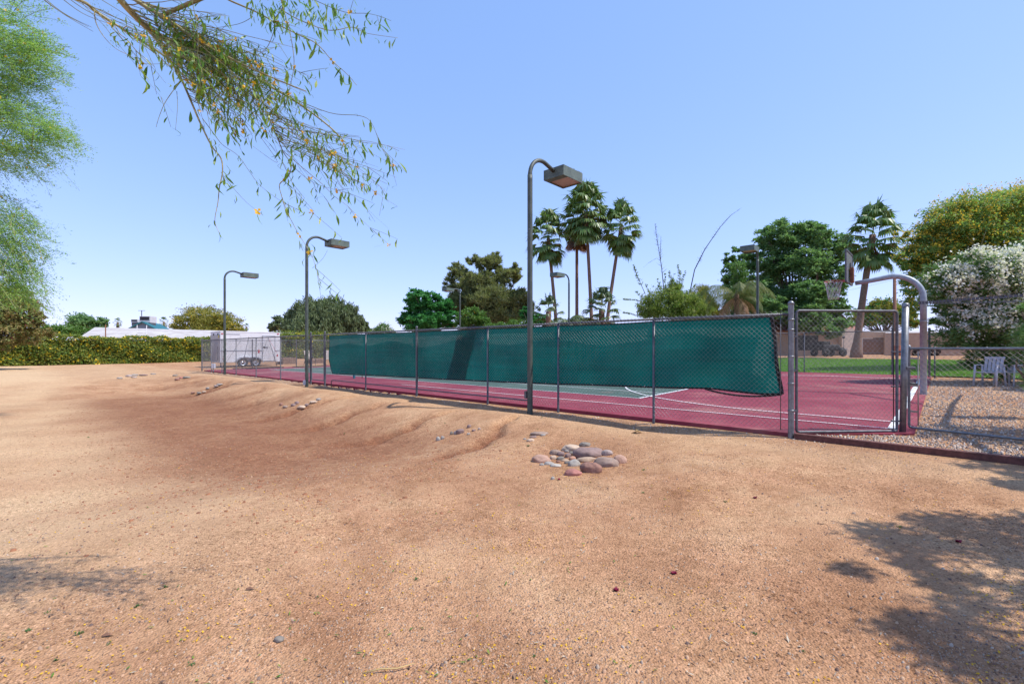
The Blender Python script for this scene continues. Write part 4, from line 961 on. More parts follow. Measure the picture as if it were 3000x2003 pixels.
m = MB(); m.box((1.15, -.1, 1.25), (1.1, .5, 2.55)); m.build("pillar", M['cream_wall'], t)
for x_ in (-2.2, -6.5): m = MB(); m.box((x_, .17, 1.2), (1.9, .1, 1.4)); m.build("window", M['dark'], t)
def wall_block(name, label, cat, a, b, h, th, mat, zoff=0):
    a = Vector(a); b = Vector(b); c = (a + b) / 2; L = (b - a).length; z = g(c.x, c.y)
    t = thing(name, label, cat, (c.x, c.y, z), math.atan2(b.y - a.y, b.x - a.x))
    m = MB(); m.box((0, 0, h / 2 - .1), (L, th, h + .2)); m.build("panel", mat, t)
    m = MB(); m.box((0, 0, h + .025), (L + .04, th + .06, .05)); m.build("coping", mat, t); return t
a = W(2590, 1023, 45); b = W(2830, 1023, 43); hgt = 1.26 + (1023 - 976) / F * 44 - g((a.x + b.x) / 2, 44)
wall_block("garden_wall", "plain tan stucco garden wall between the house and the white oleander", "wall", (a.x, a.y), (b.x, b.y), hgt, .2, M['tan_wall'])
a = W(2528, 1023, 45.6); b = W(2592, 1023, 45.3)
t = thing("garden_gate", "rusty brown boarded garden gate set in the tan wall", "gate", (a.x, a.y, g(a.x, a.y)), math.atan2(b.y - a.y, b.x - a.x)); L = (b - a).length
m = MB()
for i in range(11): m.box((.08 + i * (L - .16) / 10, 0, .85), ((L - .2) / 11, .04, 1.55))
m.build("boards", M['wood'], t); m = MB(); m.box((L / 2, -.04, 1.45), (L, .04, .06)); m.box((L / 2, -.04, .25), (L, .04, .06)); m.build("crossbar", M['galv_dull'], t)
m = MB(); m.box((L / 2, .1, 2.0), (L + .1, .2, .55)); m.build("lintel", M['tan_wall'], t)
# neighbour's pale garage behind the wall
a = W(2520, 1023, 56); t = thing("garage", "low white roofed outbuilding behind the tan garden wall", "outbuilding", (a.x, a.y, .5), -.12)
m = MB(); m.box((5.0, 3, 1.2), (11.5, 6, 2.4)); m.build("wall", plain("white_siding", (.62, .62, .63), .7), t)
m = MB(); m.add([(-1, -.6, 2.35), (11.2, -.6, 2.35), (11.2, 6, 3.0), (-1, 6, 3.0), (-1, -.6, 2.5), (11.2, -.6, 2.5), (11.2, 6, 3.15), (-1, 6, 3.15)], [(3, 2, 1, 0), (4, 5, 6, 7), (0, 1, 5, 4), (1, 2, 6, 5), (2, 3, 7, 6), (3, 0, 4, 7)]); m.build("roof", M['white_roof'], t)
m = MB(); m.box((2.1, -.05, 1.95), (1.3, .1, .5)); m.build("window", M['dark'], t)
m = MB(); m.box((6.2, -.05, 1.7), (.9, .1, .6)); m.build("window", M['dark'], t)
# left: long pale flat-roofed shed, gable house with coolers
a = W(246, 1023, 62); b = W(870, 1023, 74)
t = thing("long_shed", "long low shed with a whitish sheet roof behind the flowering hedge", "shed", (a.x, a.y, 0), math.atan2(b.y - a.y, b.x - a.x)); L = (b - a).length
zt = 1.26 + (1023 - 957) / F * 62; ze = 1.26 + (1023 - 990) / F * 62
m = MB(); m.add([(0, 0, ze - .1), (L, 0, ze - .1), (L, 5.5, zt - .35), (0, 5.5, zt - .35), (0, 0, 0), (L, 0, 0), (L, 5.5, 0), (0, 5.5, 0)], [(0, 4, 5, 1), (1, 5, 6, 2), (2, 6, 7, 3), (3, 7, 4, 0)]); m.build("wall", M['blue_grey'], t)
m = MB(); q0 = [(-.4, -.5, ze - .15), (L, -.5, ze - .15), (L, 6, zt - .35), (-.4, 6, zt)]; m.add(q0 + [(x_, y_, z_ + .18) for x_, y_, z_ in q0], [(3, 2, 1, 0), (4, 5, 6, 7), (0, 1, 5, 4), (1, 2, 6, 5), (2, 3, 7, 6), (3, 0, 4, 7)]); m.build("roof", M['white_roof'], t)
m = MB(); m.tube([(2.4, -.7, 0), (2.4, -.7, zt + .3)], .07, 6); m.build("post", M['rust'], t)
lx = 5.6; t2 = thing("ladder", "pale metal ladder leaning against the long shed roof", "ladder", t.location, t.rotation_euler.z)
for dx in (0, 1.05): m = MB(); m.tube([(lx + dx, -1.0, 0), (lx + dx + .1, -.3, zt + .35)], .05, 6); m.build("rail", M['ac'], t2)
for i in range(9): m = MB(); f = .1 + i * .095; m.tube([(lx + .1 * f, -1 + .7 * f, (zt + .35) * f), (lx + 1.05 + .1 * f, -1 + .7 * f, (zt + .35) * f)], .03, 5); m.build("rung", M['ac'], t2)
a = W(418, 1023, 92); zr = 1.26 + (1023 - 941) / F * 92
t = thing("gable_house", "house with teal gable fascia and rooftop coolers beyond the long shed", "house", (a.x, a.y, 0), .38)
m = MB(); m.box((0, 5, 1.9), (9.4, 10, 3.8)); m.add([(-4.7, .0, 3.8), (4.7, .0, 3.8), (0, .0, zr - .15), (-4.7, 10, 3.8), (4.7, 10, 3.8), (0, 10, zr - .15)], [(0, 1, 2), (1, 4, 5, 2), (0, 2, 5, 3), (4, 3, 5)]); m.build("wall", M['blue_grey'], t)
m = MB()
for sgn in (-1, 1):
    q0 = [(0, -.5, zr), (sgn * 5.6, -.5, zr - (zr - 3.8) * 5.6 / 4.7), (sgn * 5.6, 10.5, zr - (zr - 3.8) * 5.6 / 4.7), (0, 10.5, zr)]
    m.add(q0 + [(x_, y_, z_ - .22) for x_, y_, z_ in q0], [(0, 1, 2, 3), (7, 6, 5, 4), (0, 4, 5, 1), (1, 5, 6, 2), (2, 6, 7, 3), (3, 7, 4, 0)])
m.build("roof", M['teal'], t)
def cooler(px, py0, py1, pw, d, label, legs=True):
    z0 = 1.26 + (1023 - py1) / F * d; z1 = 1.26 + (1023 - py0) / F * d; p = W(px, 1023, d); w_ = pw / F * d
    t = thing("rooftop_cooler", label, "air conditioner", (p.x, p.y, z0), .1, "coolers on the gable house roof")
    m = MB(); m.box((0, 0, (z1 - z0) / 2), (w_, w_, z1 - z0), bev=.03); m.build("housing", M['ac'], t)
    m = MB(); m.box((-.02, -w_ / 2 - .01, (z1 - z0) * .66), (w_ * .84, .04, (z1 - z0) * .52)); m.build("louvre", M['dark'], t)
    m = MB(); m.box((0, 0, -.35), (w_ * .9, w_ * .9, .7)); m.build("stand", M['galv_dull'], t)
cooler(434, 927, 946, 29, 95, "larger box cooler right of the ridge on the teal gabled house")
cooler(400, 936, 945, 18, 97, "smaller box cooler left of the ridge on the teal gabled house")
p = W(415, 1023, 96); z1 = 1.26 + (1023 - 909) / F * 96
t = thing("roof_antenna", "thin roof antenna mast above the teal gabled house", "antenna", (p.x, p.y, zr - .8)); m = MB(); m.tube([(0, 0, 0), (0, 0, z1 - zr + .8)], .07, 6); m.build("mast", M['dark'], t)
m = MB(); m.tube([(-.7, 0, z1 - zr + .75), (.7, 0, z1 - zr + .75)], .04, 5); m.build("crossbar", M['dark'], t)
# power pole far right with a wire
p = W(2621, 1023, 60); z1 = 1.26 + (1023 - 815) / F * 60
t = thing("utility_pole", "brown wooden utility pole under the gooseneck of the basketball hoop", "pole", (p.x, p.y, .4)); m = MB(); m.lathe((0, 0, 0), [(.22, 0), (.17, z1 - .4), (.001, z1 - .38)], 10); m.build("pole", M['wood'], t)
m = MB(); pa = []
for i in range(21):
    f = i / 20; q = Vector((0, 0, z1 - .6)).lerp(W(1700, 975, 90) - Vector(t.location), f); q.z -= 4 * f * (1 - f) * 1.0; pa.append(q)
m.tube(pa, .012, 4); m.build("wire", M['dark'], t)
# terracotta pot and a dark utility cart under the big tree
p = W(2631, 1023, 43); m = MB(); m.lathe((p.x, p.y, g(p.x, p.y)), [(.22, 0), (.42, .35), (.38, .65), (.26, .85), (.30, .95), (.24, .95), (.001, .7)], 16); tag(m.build("terracotta_pot", M['terracotta']), "tall terracotta pot standing in front of the tan garden wall", "pot")
p = W(2438, 1023, 39); t = thing("utility_cart", "dark utility cart with a silver front bumper parked under the big tree", "cart", (p.x, p.y, g(p.x, p.y)), .15)
m = MB(); m.box((-.6, 0, .75), (1.7, 1.2, .5), bev=.12); m.box((-1.0, 0, 1.1), (.7, 1.1, .35), bev=.08); m.box((.35, 0, .62), (.7, 1.1, .3), bev=.1); m.build("body", M['black'], t)
for x_ in (-1.15, .45):
    for y_ in (-.6, .6): m = MB(); m.lathe((x_, y_, .33), [(.12, -.1), (.30, -.1), (.33, -.06), (.33, .06), (.30, .1), (.12, .1)], 18, axis=(0, 1, 0)); m.build("wheel", M['black'], t)
m = MB(); m.tube([(.3, -.6, .62), (.95, -.5, .58), (1.05, -.3, .62), (1.05, .3, .62), (.95, .5, .58)], .05, 8); m.build("bumper", M['galv'], t)
m = MB(); m.tube([(.15, -.1, .8), (-.15, -.1, 1.25)], .02, 6); m.build("steering_column", M['galv_dull'], t)
m = MB(); m.tube([(.8, -.3, .4), (.8, -.3, 1.55)], .02, 6); m.ball((.8, -.3, 1.6), .14, 0, 2, (.5, 1, .8)); m.build("flag_mast", M['galv_dull'], t)
for px, lb in ((2690, "black tyre leaning on the tan wall, left of the hoop pole"), (2738, "black tyre lying beside the tan wall, right of the hoop pole")):
    p = W(px, 1023, 42.5); m = MB(); m.lathe((p.x, p.y, g(p.x, p.y) + .33), [(.2, -.12), (.42, -.12), (.48, -.05), (.48, .05), (.42, .12), (.2, .12), (.2, -.12)], 20, axis=(.2, 1, .5)); tag(m.build("tyre", M['black']), lb, "tyre", "black tyres by the tan wall")

# ------------------------------------------------------------------ foliage
def unit(a): return a / np.maximum(np.linalg.norm(a, axis=-1, keepdims=True), 1e-9)
def quads(C, D, Nn, L, Wd):
    D = unit(D); Sd = unit(np.cross(D, Nn)) ; L = np.asarray(L)[:, None]; Wd = np.asarray(Wd)[:, None]
    return np.stack([C - D * L / 2, C + Sd * Wd / 2 - D * L * .05, C + D * L / 2, C - Sd * Wd / 2 - D * L * .05], 1).reshape(-1, 3)
def blob_px(px, py, d, rx, ry, rd=None):
    k = d / F; c = W(px, py, d); return (np.array(c), np.array([rx * k, (rd or rx) * k, ry * k]))
def crown_points(blobs, nclump, power=.45, lower=-1.0):
    vol = np.array([np.prod(b[1]) ** (2 / 3) for b in blobs]); vol = vol / vol.sum(); out = []; rad = []
    for (c, r), f in zip(blobs, vol):
        n = max(4, int(nclump * f)); q = unit(RNG.normal(0, 1, (n, 3))); q[:, 2] = np.maximum(q[:, 2], lower)
        out.append(c + q * r * (RNG.uniform(0.12, 1, (n, 1)) ** power)); rad.append(np.full(n, r.mean()))
    return np.concatenate(out), np.concatenate(rad)
def leaves(cent, crad, per, spread, L, Wd, droop=0.0, radial=0.6, updir=0.35, flat=.7):
    n = len(cent) * per
    C = np.repeat(cent, per, 0); R = np.repeat(crad, per) * spread
    off = RNG.normal(0, 1, (n, 3)); off[:, 2] *= flat; P = C + off * R[:, None] * .55
    D = unit(off) * radial + RNG.normal(0, 1, (n, 3)) * (1 - radial) * .8; D[:, 2] += -droop
    Nn = RNG.normal(0, .7, (n, 3)); Nn[:, 2] += updir * 2
    s = RNG.uniform(.65, 1.3, n)
    return quads(P, D, Nn, L * s, Wd * s)
def limb_tubes(m, base, tops, r0, sag=.1, mi=0, n=6):
    for q in tops:
        a = Vector(base); b = Vector(q); mid = a.lerp(b, .5) + Vector((random.gauss(0, .06), random.gauss(0, .06), .02)) * (b - a).length
        r = r0 * random.uniform(.5, 1)
        m.tube([a, a.lerp(mid, .55), mid, mid.lerp(b, .6), b], [r, r * .8, r * .55, r * .35, r * .12], n, mi)
def tree(name, label, cat, basexy, blobs, nclump, per, spread, L, Wd, mat, bark, tr=.2, fork=None, group=None, extra=None, extra_n=0, extra_size=.1, leafname="crown", power=.45, limbs=26, droop=0., radial=.6, updir=.35, flat=.7, lower=-1., bz=None, wfun=None):
    x, y = basexy; z = g(x, y) if bz is None else bz
    t = thing(name, label, cat, (x, y, z), group=group); o = np.array([x, y, z])
    cent, crad = crown_points(blobs, nclump, power, lower)
    Vs = leaves(cent, crad, per, spread, L, Wd, droop, radial, updir, flat); mi = np.zeros(len(Vs) // 4, int); mats = [mat]
    if extra is not None:
        w_ = np.ones(len(cent)) if wfun is None else np.maximum(wfun(cent), 1e-6)
        k = RNG.choice(len(cent), max(1, extra_n // 6), p=w_ / w_.sum()); top = cent[k] + RNG.normal(0, 1, (len(k), 3)) * crad[k][:, None] * spread * .5 + (np.array([.5, -.6, .6]) * crad[k].mean() * spread * .8 if wfun is not None else 0)
        E_ = np.repeat(top, 6, 0) + RNG.normal(0, extra_size * .9, (len(k) * 6, 3))
        Ve = quads(E_, RNG.normal(0, 1, E_.shape), RNG.normal(0, 1, E_.shape), np.full(len(E_), extra_size), np.full(len(E_), extra_size * .8))
        Vs = np.vstack([Vs, Ve]); mi = np.concatenate([mi, np.ones(len(Ve) // 4, int)]); mats = [mat, extra]
    mk(leafname, Vs - o, np.arange(len(Vs)).reshape(-1, 4), mats, mi, t)
    cc = np.mean([b[0] for b in blobs], 0); fk = Vector(fork if fork is not None else (x + (cc[0] - x) * .4, y, z + (cc[2] - z) * .45)) - Vector(o)
    m = MB(); m.tube([(0, 0, -.2), fk * .35 + Vector((random.gauss(0, .05), 0, 0)), fk * .7, fk], [tr * 1.25, tr, tr * .85, tr * .7], 10)
    sel = RNG.choice(len(cent), min(limbs, len(cent)), replace=False)
    limb_tubes(m, fk, [cent[i] - o for i in sel], tr * .55); m.build("trunk", bark, t)
    return t

B = blob_px
# --- far left and middle distance
d = 110
p = W(235, 1023, d); tree("round_tree", "dark green round tree beyond the left end of the long shed", "tree", (p.x, p.y), [B(240, 945, d, 32, 26), B(290, 950, d, 22, 18), B(215, 965, d, 18, 15)], 130, 50, .32, .5, .3, M['mesquite'], M['bark_grey'], .3)
p = W(160, 1023, 80); tree("shrub", "low spreading green shrub between the bougainvillea and the long shed", "shrub", (p.x, p.y), [B(170, 968, 80, 50, 16), B(230, 972, 80, 35, 13), B(120, 975, 80, 30, 14)], 120, 50, .3, .3, .2, M['citrus'], M['bark_grey'], .1, extra=M['white_fl'], extra_n=240, extra_size=.15)
d = 88
p = W(600, 1023, d); tree("flowering_tree", "yellow-green flowering palo verde behind the trailer and long shed", "tree", (p.x, p.y), [B(600, 930, d, 66, 34), B(550, 950, d, 45, 28), B(655, 945, d, 48, 30), B(620, 965, d, 70, 22), B(695, 962, d, 22, 14)], 330, 60, .22, .42, .13, M['verde'], M['bark_verde'], .3, extra=M['gold'], extra_n=1500, extra_size=.25, updir=.2)
d = 84
p = W(945, 1023, d); tree("weeping_tree", "large dark olive weeping tree behind the walk gate", "tree", (p.x, p.y), [B(905, 920, d, 48, 42), B(965, 918, d, 58, 42), B(1020, 930, d, 42, 36), B(870, 945, d, 40, 34), B(950, 955, d, 95, 36), B(1045, 955, d, 25, 34)], 520, 90, .16, .7, .15, M['pepper'], M['bark_grey'], .5, droop=1.3, radial=.25, updir=.1, flat=1.5)
p = W(818, 1023, 96); tree("round_tree", "small blue-green tree left of the weeping tree", "tree", (p.x, p.y), [B(815, 945, 96, 20, 20), B(803, 960, 96, 14, 14), B(835, 962, 96, 14, 16)], 70, 40, .3, .5, .25, M['pepper'], M['bark_grey'], .2)
p = W(1072, 1023, 96); tree("round_tree", "small dark tree peeking out right of the weeping tree", "tree", (p.x, p.y), [B(1072, 958, 96, 12, 16), B(1080, 968, 96, 10, 12)], 40, 40, .3, .4, .25, M['pepper'], M['bark_grey'], .2)
p = W(1120, 1023, 60); tree("oleander_bush", "pale flowering oleander top left of the bright green tree", "bush", (p.x, p.y), [B(1118, 965, 60, 26, 18), B(1140, 972, 60, 18, 12), B(1098, 975, 60, 18, 12)], 80, 40, .3, .3, .1, M['oleander'], M['bark_grey'], .1, extra=M['white_fl'], extra_n=700, extra_size=.16, radial=.9)
p = W(870, 1023, 72); tree("shrub", "green shrub row on the hedge top behind the walk gate", "shrub", (p.x, p.y), [B(860, 985, 72, 60, 12), B(930, 986, 72, 60, 12)], 90, 50, .25, .25, .15, M['hedge'], M['bark_grey'], .1)
d = 52
p = W(1245, 1023, d); tree("ash_tree", "bright green ash tree left of the pine", "tree", (p.x, p.y), [B(1235, 880, d, 52, 38), B(1210, 925, d, 42, 30), B(1275, 905, d, 50, 40), B(1245, 945, d, 75, 30), B(1180, 940, d, 18, 14), B(1320, 935, d, 26, 30)], 380, 95, .19, .30, .15, M['ash'], M['bark_grey'], .2, updir=.5, flat=.45, limbs=40)
p = W(1385, 1023, 44); tree("citrus_tree", "low citrus tree with oranges in front of the pine", "tree", (p.x, p.y), [B(1385, 930, 44, 42, 32), B(1360, 950, 44, 30, 22), B(1415, 950, 44, 28, 20)], 170, 60, .22, .2, .1, M['citrus'], M['bark_grey'], .1, extra=M['fruit'], extra_n=100, extra_size=.12)
p = W(1490, 1023, 43); tree("shrub", "leafy green shrub row behind the windscreen at the pine's foot", "shrub", (p.x, p.y), [B(1460, 958, 43, 40, 16), B(1520, 955, 43, 45, 18), B(1430, 965, 43, 30, 12)], 130, 60, .22, .2, .09, M['citrus'], M['bark_grey'], .08)
p = W(1580, 1023, 46); tree("ash_tree", "small bright green tree beside the young fan palm, right of the near lamp pole", "tree", (p.x, p.y), [B(1575, 935, 46, 26, 22), B(1545, 925, 46, 20, 26), B(1600, 945, 46, 22, 14)], 90, 60, .22, .26, .12, M['ash'], M['bark_grey'], .1, updir=.5, flat=.5)
# pine
d = 56
pb = [B(1435, 775, d, 36, 32), B(1452, 752, d, 14, 22), B(1385, 762, d, 22, 20), B(1345, 795, d, 32, 26), B(1320, 840, d, 24, 30), B(1400, 830, d, 62, 36), B(1485, 810, d, 42, 30), B(1510, 785, d, 16, 18), B(1440, 880, d, 90, 40), B(1350, 885, d, 50, 30), B(1520, 890, d, 42, 46), B(1460, 925, d, 80, 26), B(1335, 900, d, 45, 22), B(1545, 905, d, 24, 26)]
p = W(1440, 1023, d); tree("pine_tree", "big dark olive pine tree left of the near lamp pole", "tree", (p.x, p.y), pb, 1000, 80, .19, .46, .085, M['pine'], M['bark_grey'], .32, droop=-.55, radial=.75, updir=.1, power=.55, limbs=40)

# --- fan palms
def fan_palm(label, name, base, crown, rad, nfr, mat, tr0, tr1, skirt=True, group=None, spread_el=(-1.15, 1.45), skirt_len=1.0, bulge=0, seed=0, nb=16):
    rs = random.Random(seed); bx = Vector(base); c = Vector(crown); t = thing(name, label, "palm tree", bx, group=group)
    cl = c - bx; m = MB(); N = 16; pa = []; ra = []
    for i in range(N + 1):
        f = i / N; q = Vector((cl.x * f ** 1.25, cl.y * f, cl.z * f)); pa.append(q); ra.append((tr0 + (tr1 - tr0) * min(1, f * 1.6)) * (1 + bulge * max(0, 1 - f * 6)) * (1 + .05 * (i % 2)))
    pa[0] = Vector((0, 0, -.15)); m.tube(pa, ra, 12); m.build("trunk", M['bark_palm'], t)
    V_, I_ = [], []
    def frond(c, az, el, R, dead, mi):
        t_ = Vector((math.cos(az) * math.cos(el), math.sin(az) * math.cos(el), math.sin(el)))
        side = t_.cross(Vector((0, 0, 1))); side = side.normalized() if side.length > .01 else Vector((1, 0, 0)); up = side.cross(t_).normalized()
        pl = R * .52 * rs.uniform(.8, 1.15); sag = .10 if not dead else .0
        tip = c + t_ * pl + Vector((0, 0, -(sag + .16 * max(0, math.cos(el))) * pl)); w_ = R * .022
        V_.extend([c + side * w_, c - side * w_, tip - side * w_ * .6, tip + side * w_ * .6]); I_.append(2 if not dead else 1)
        BL = R * .62 * rs.uniform(.85, 1.1); roll = rs.uniform(-.25, .25); side = side * math.cos(roll) + up * math.sin(roll)
        for k in range(nb):
            a = (k / (nb - 1) - .5) * (2.5 if not dead else 1.1)
            dd = (t_ * math.cos(a) + side * math.sin(a) + up * (.16 * math.cos(a))).normalized(); l_ = BL * (1 - .22 * abs(a) / 1.3) * rs.uniform(.9, 1.08)
            sd = dd.cross(up).normalized() * BL * .062 * (1.15 if not dead else .7)
            mid = tip + dd * l_ * .58 + Vector((0, 0, -.03 * l_)); dr = rs.uniform(.45, 1.25) if not dead else .2
            end = mid + (dd * (1 - dr * .45) + Vector((0, 0, -dr))).normalized() * l_ * .45
            V_.extend([tip + sd * .25, tip - sd * .25, mid - sd, mid + sd]); I_.append(mi)
            V_.extend([mid + sd, mid - sd, end - sd * .08, end + sd * .08]); I_.append(mi)
    for i in range(nfr):
        f = (i + .5) / nfr; el = spread_el[1] + (spread_el[0] - spread_el[1]) * f ** .85 + rs.gauss(0, .1); az = i * 2.39996 + rs.gauss(0, .2)
        frond(cl + Vector((0, 0, rad * (.38 - .75 * f))), az, el, rad * rs.uniform(.85, 1.08) * (1.0 - .12 * abs(f - .5)), False, 0)
    mk("crown", [tuple(q) for q in V_], np.arange(len(V_)).reshape(-1, 4), [mat, M['dead'], M['queen']], I_, t)
    if skirt:
        V_.clear(); I_.clear()
        for i in range(30):
            az = i * 2.39996; frond(cl + Vector((0, 0, -.5 - .05 * rs.random() - skirt_len * rs.uniform(0, .45))), az, -1.25 + rs.gauss(0, .1), rad * .62 * skirt_len, True, 1)
        mk("dead_skirt", [tuple(q) for q in V_], np.arange(len(V_)).reshape(-1, 4), [mat, M['dead']], [1] * len(I_), t)
    return t
gp = "tall fan palms behind the windscreen"
def fp(label, bpx, cpx, cpy, d, rpx, nfr, seed, skirt=1.0, dz=0):
    b = W(bpx, 1023, d); c = W(cpx, cpy, d + dz); return fan_palm(label, "fan_palm", (b.x, b.y, g(b.x, b.y)), c, rpx * d / F, nfr, M['palm'], .20, .165, True, gp, skirt_len=skirt, seed=seed)
fp("leftmost and shortest of the four tall fan palms, close to the near lamp pole", 1636, 1605, 690, 50, 68, 50, 1, .9)
fp("fan palm with a long hanging brown thatch, second of the four tall ones", 1690, 1690, 640, 53, 60, 44, 2, 1.7)
fp("tallest fan palm with the biggest crown in the group of four", 1737, 1716, 620, 50, 78, 66, 3, .8)
fp("rightmost of the four tall fan palms, its trunk leaning right", 1768, 1820, 662, 50, 68, 56, 4, 1.0)
b = W(1607, 1023, 42); c = W(1607, 912, 42)
fan_palm("young fan palm with a shaggy brown trunk right of the near lamp pole", "fan_palm", (b.x, b.y, g(b.x, b.y)), c, 50 * 42 / F, 20, M['palm_young'], .3, .24, False, "young fan palms behind the windscreen", (-.2, 1.4), seed=8)
b = W(1762, 1023, 43); c = W(1763, 905, 43)
fan_palm("young fan palm with spiky fronds among the tall palm trunks", "fan_palm", (b.x, b.y, g(b.x, b.y)), c, 62 * 43 / F, 30, M['palm_young'], .3, .26, True, "young fan palms behind the windscreen", (-.6, 1.4), skirt_len=.6, seed=9)
b = W(2508, 1023, 34); c = W(2557, 688, 34)
fan_palm("fan palm rising behind the basketball backboard, thick flared trunk on the lawn", "fan_palm", (b.x, b.y, g(b.x, b.y) - .05), c, 88 * 34 / F, 52, M['palm'], .245, .20, True, skirt_len=.9, bulge=.75, seed=11)
for px, py, r_, lb in ((345, 944, 13, "tiny fan palm showing left of the teal gable"), (480, 942, 14, "tiny fan palm showing right of the teal gable"), (722, 957, 10, "tiny fan palm above the white trailer")):
    b = W(px, 1023, 130); c = W(px, py, 130); fan_palm(lb, "fan_palm", (b.x, b.y, 0), c, r_ * 130 / F, 26, M['palm'], .3, .25, True, "distant fan palms on the skyline", skirt_len=.8, seed=px, nb=9)
# queen palms
def queen_palm(label, base, crown, R, nfr, ndead, seed, mat=None):
    rs = random.Random(seed); bx = Vector(base); cl = Vector(crown) - bx; t = thing("queen_palm", label, "palm tree", bx)
    m = MB(); m.tube([Vector((0, 0, -.1)), cl * .5, cl * .92, cl], [.2, .17, .17, .12], 10); m.build("trunk", M['bark_palm'], t)
    for i in range(nfr + ndead):
        dead = i >= nfr; az = i * 2.39996 + rs.gauss(0, .2); el = rs.uniform(.35, 1.25) if not dead else rs.uniform(-.5, .1); V_ = []
        h = Vector((math.cos(az), math.sin(az), 0)); L = R * rs.uniform(.9, 1.15) * (1 if not dead else .8); side = Vector((-h.y, h.x, 0)); pts = []
        q = cl.copy(); e = el
        for k in range(25):
            pts.append(q.copy()); q = q + (h * math.cos(e) + Vector((0, 0, math.sin(e)))) * L / 24; e -= (.085 if not dead else .06) * (1 + .02 * k)
        for k in range(3, 24):
            tng = (pts[k + 1] - pts[k]).normalized(); ll = L * .34 * math.sin(math.pi * (k / 25) ** .75) + .1
            for sg in (-1, 1):
                for rep in range(2):
                    b0 = pts[k].lerp(pts[k + 1], rep * .5); dd = (side * sg * .8 + tng * .45 + Vector((0, 0, -.55 - rs.random() * .4))).normalized(); w_ = tng * .02
                    V_ += [b0 - w_, b0 + w_, b0 + dd * ll * .55 + Vector((0, 0, -.02)) + w_ * .8, b0 + dd * ll * .55 - w_ * .8]; b1 = b0 + dd * ll * .55; d2 = (dd + Vector((0, 0, -.8))).normalized()
                    V_ += [b1 - w_ * .8, b1 + w_ * .8, b1 + d2 * ll * .45 + w_ * .1, b1 + d2 * ll * .45 - w_ * .1]
        for k in range(24): w_ = side * .025; V_ += [pts[k] - w_, pts[k] + w_, pts[k + 1] + w_, pts[k + 1] - w_]
        mk("frond", [tuple(v) for v in V_], np.arange(len(V_)).reshape(-1, 4), M['queen_dead'] if dead else (mat or M['queen']), parent=t)
    m = MB(); m.lathe(cl, [(.14, -.3), (.2, -.1), (.16, .1), (.05, .5), (.001, .6)], 10); m.build("crownshaft", M['bark_palm'], t); return t
b = W(2156, 1023, 33); c = W(2158, 872, 33); queen_palm("feathery queen palm with some browned fronds left of the right lamp pole", (b.x, b.y, g(b.x, b.y)), c, 2.9, 12, 4, 5)
b = W(1665, 1023, 47); c = W(1665, 945, 47); queen_palm("small feathery palm peeping over the windscreen between the palm trunks", (b.x, b.y, 0.2), c, 2.1, 9, 0, 6, M['palm_young'])
p = W(1710, 1023, 58); tree("shrub", "grey-green shrub on the skyline between the tall palm trunks", "shrub", (p.x, p.y), [B(1700, 945, 58, 45, 16), B(1750, 950, 58, 30, 12), B(1655, 948, 58, 25, 12)], 90, 50, .25, .25, .12, M['pepper'], M['bark_grey'], .1)

# --- bamboo
d = 37
p = W(1960, 1023, d)
t = tree("bamboo", "clump of yellow-green bamboo with tall bare whips above the windscreen", "bamboo", (p.x, p.y), [B(1950, 890, d, 62, 50), B(2010, 900, d, 55, 42), B(1900, 905, d, 35, 30), B(1975, 850, d, 22, 34), B(2045, 915, d, 40, 24)], 400, 60, .28, .24, .05, M['bamboo'], M['bark_verde'], .08, limbs=50, droop=-.5, radial=.4)
o = Vector(t.location)
def culm(px_pts, d, r, twn, twl, leafn=0, mat='twig_dark'):
    P = [W(x, y, d) - o for x, y in px_pts]; m = MB(); Q = []
    for i in range(len(P) - 1):
        for k in range(8): Q.append(P[i].lerp(P[i + 1], k / 8))
    Q.append(P[-1]); m.tube(Q, [r * (1 - .85 * i / (len(Q) - 1)) for i in range(len(Q))], 6)
    Vl = []
    for k in range(twn):
        i = random.randint(int(len(Q) * .2), len(Q) - 2); q = Q[i]; a = random.uniform(0, 6.28); tg = (Q[i + 1] - Q[i]).normalized()
        e = q + (Vector((math.cos(a), math.sin(a), .1)) + tg * .7).normalized() * twl * random.uniform(.4, 1) * (1.15 - i / len(Q)); m.tube([q, e], [.008, .004], 3)
        for _ in range(leafn):
            c_ = q.lerp(e, random.uniform(.4, 1.1)); dd = Vector((random.gauss(0, 1), random.gauss(0, 1), random.gauss(-.3, .6))).normalized() * .11; s_ = dd.cross(Vector((random.gauss(0, 1), random.gauss(0, 1), 1))).normalized() * .02
            Vl += [c_ - dd, c_ + s_, c_ + dd, c_ - s_]
    c = m.build("culm", M[mat], t)
    if Vl: mk("foliage", [tuple(v) for v in Vl], np.arange(len(Vl)).reshape(-1, 4), M['bamboo'], parent=c)
culm([(2012, 900), (2035, 790), (2065, 730), (2110, 665), (2140, 632), (2172, 609)], d, .045, 110, .45)
culm([(1946, 860), (1938, 780), (1928, 720), (1922, 680), (1920, 655)], d, .035, 120, .6)
culm([(1936, 760), (1935, 720), (1936, 690)], d + .3, .02, 30, .35)
culm([(1890, 860), (1872, 820), (1862, 795), (1855, 775)], d, .025, 40, .35, 5)
culm([(1955, 870), (1990, 830), (1992, 800), (1985, 775)], d, .025, 50, .4, 4)
culm([(1905, 895), (1870, 880), (1840, 878), (1825, 876)], d, .02, 40, .4, 5)
culm([(1905, 915), (1870, 925), (1840, 918), (1825, 915)], d, .02, 40, .35, 5)
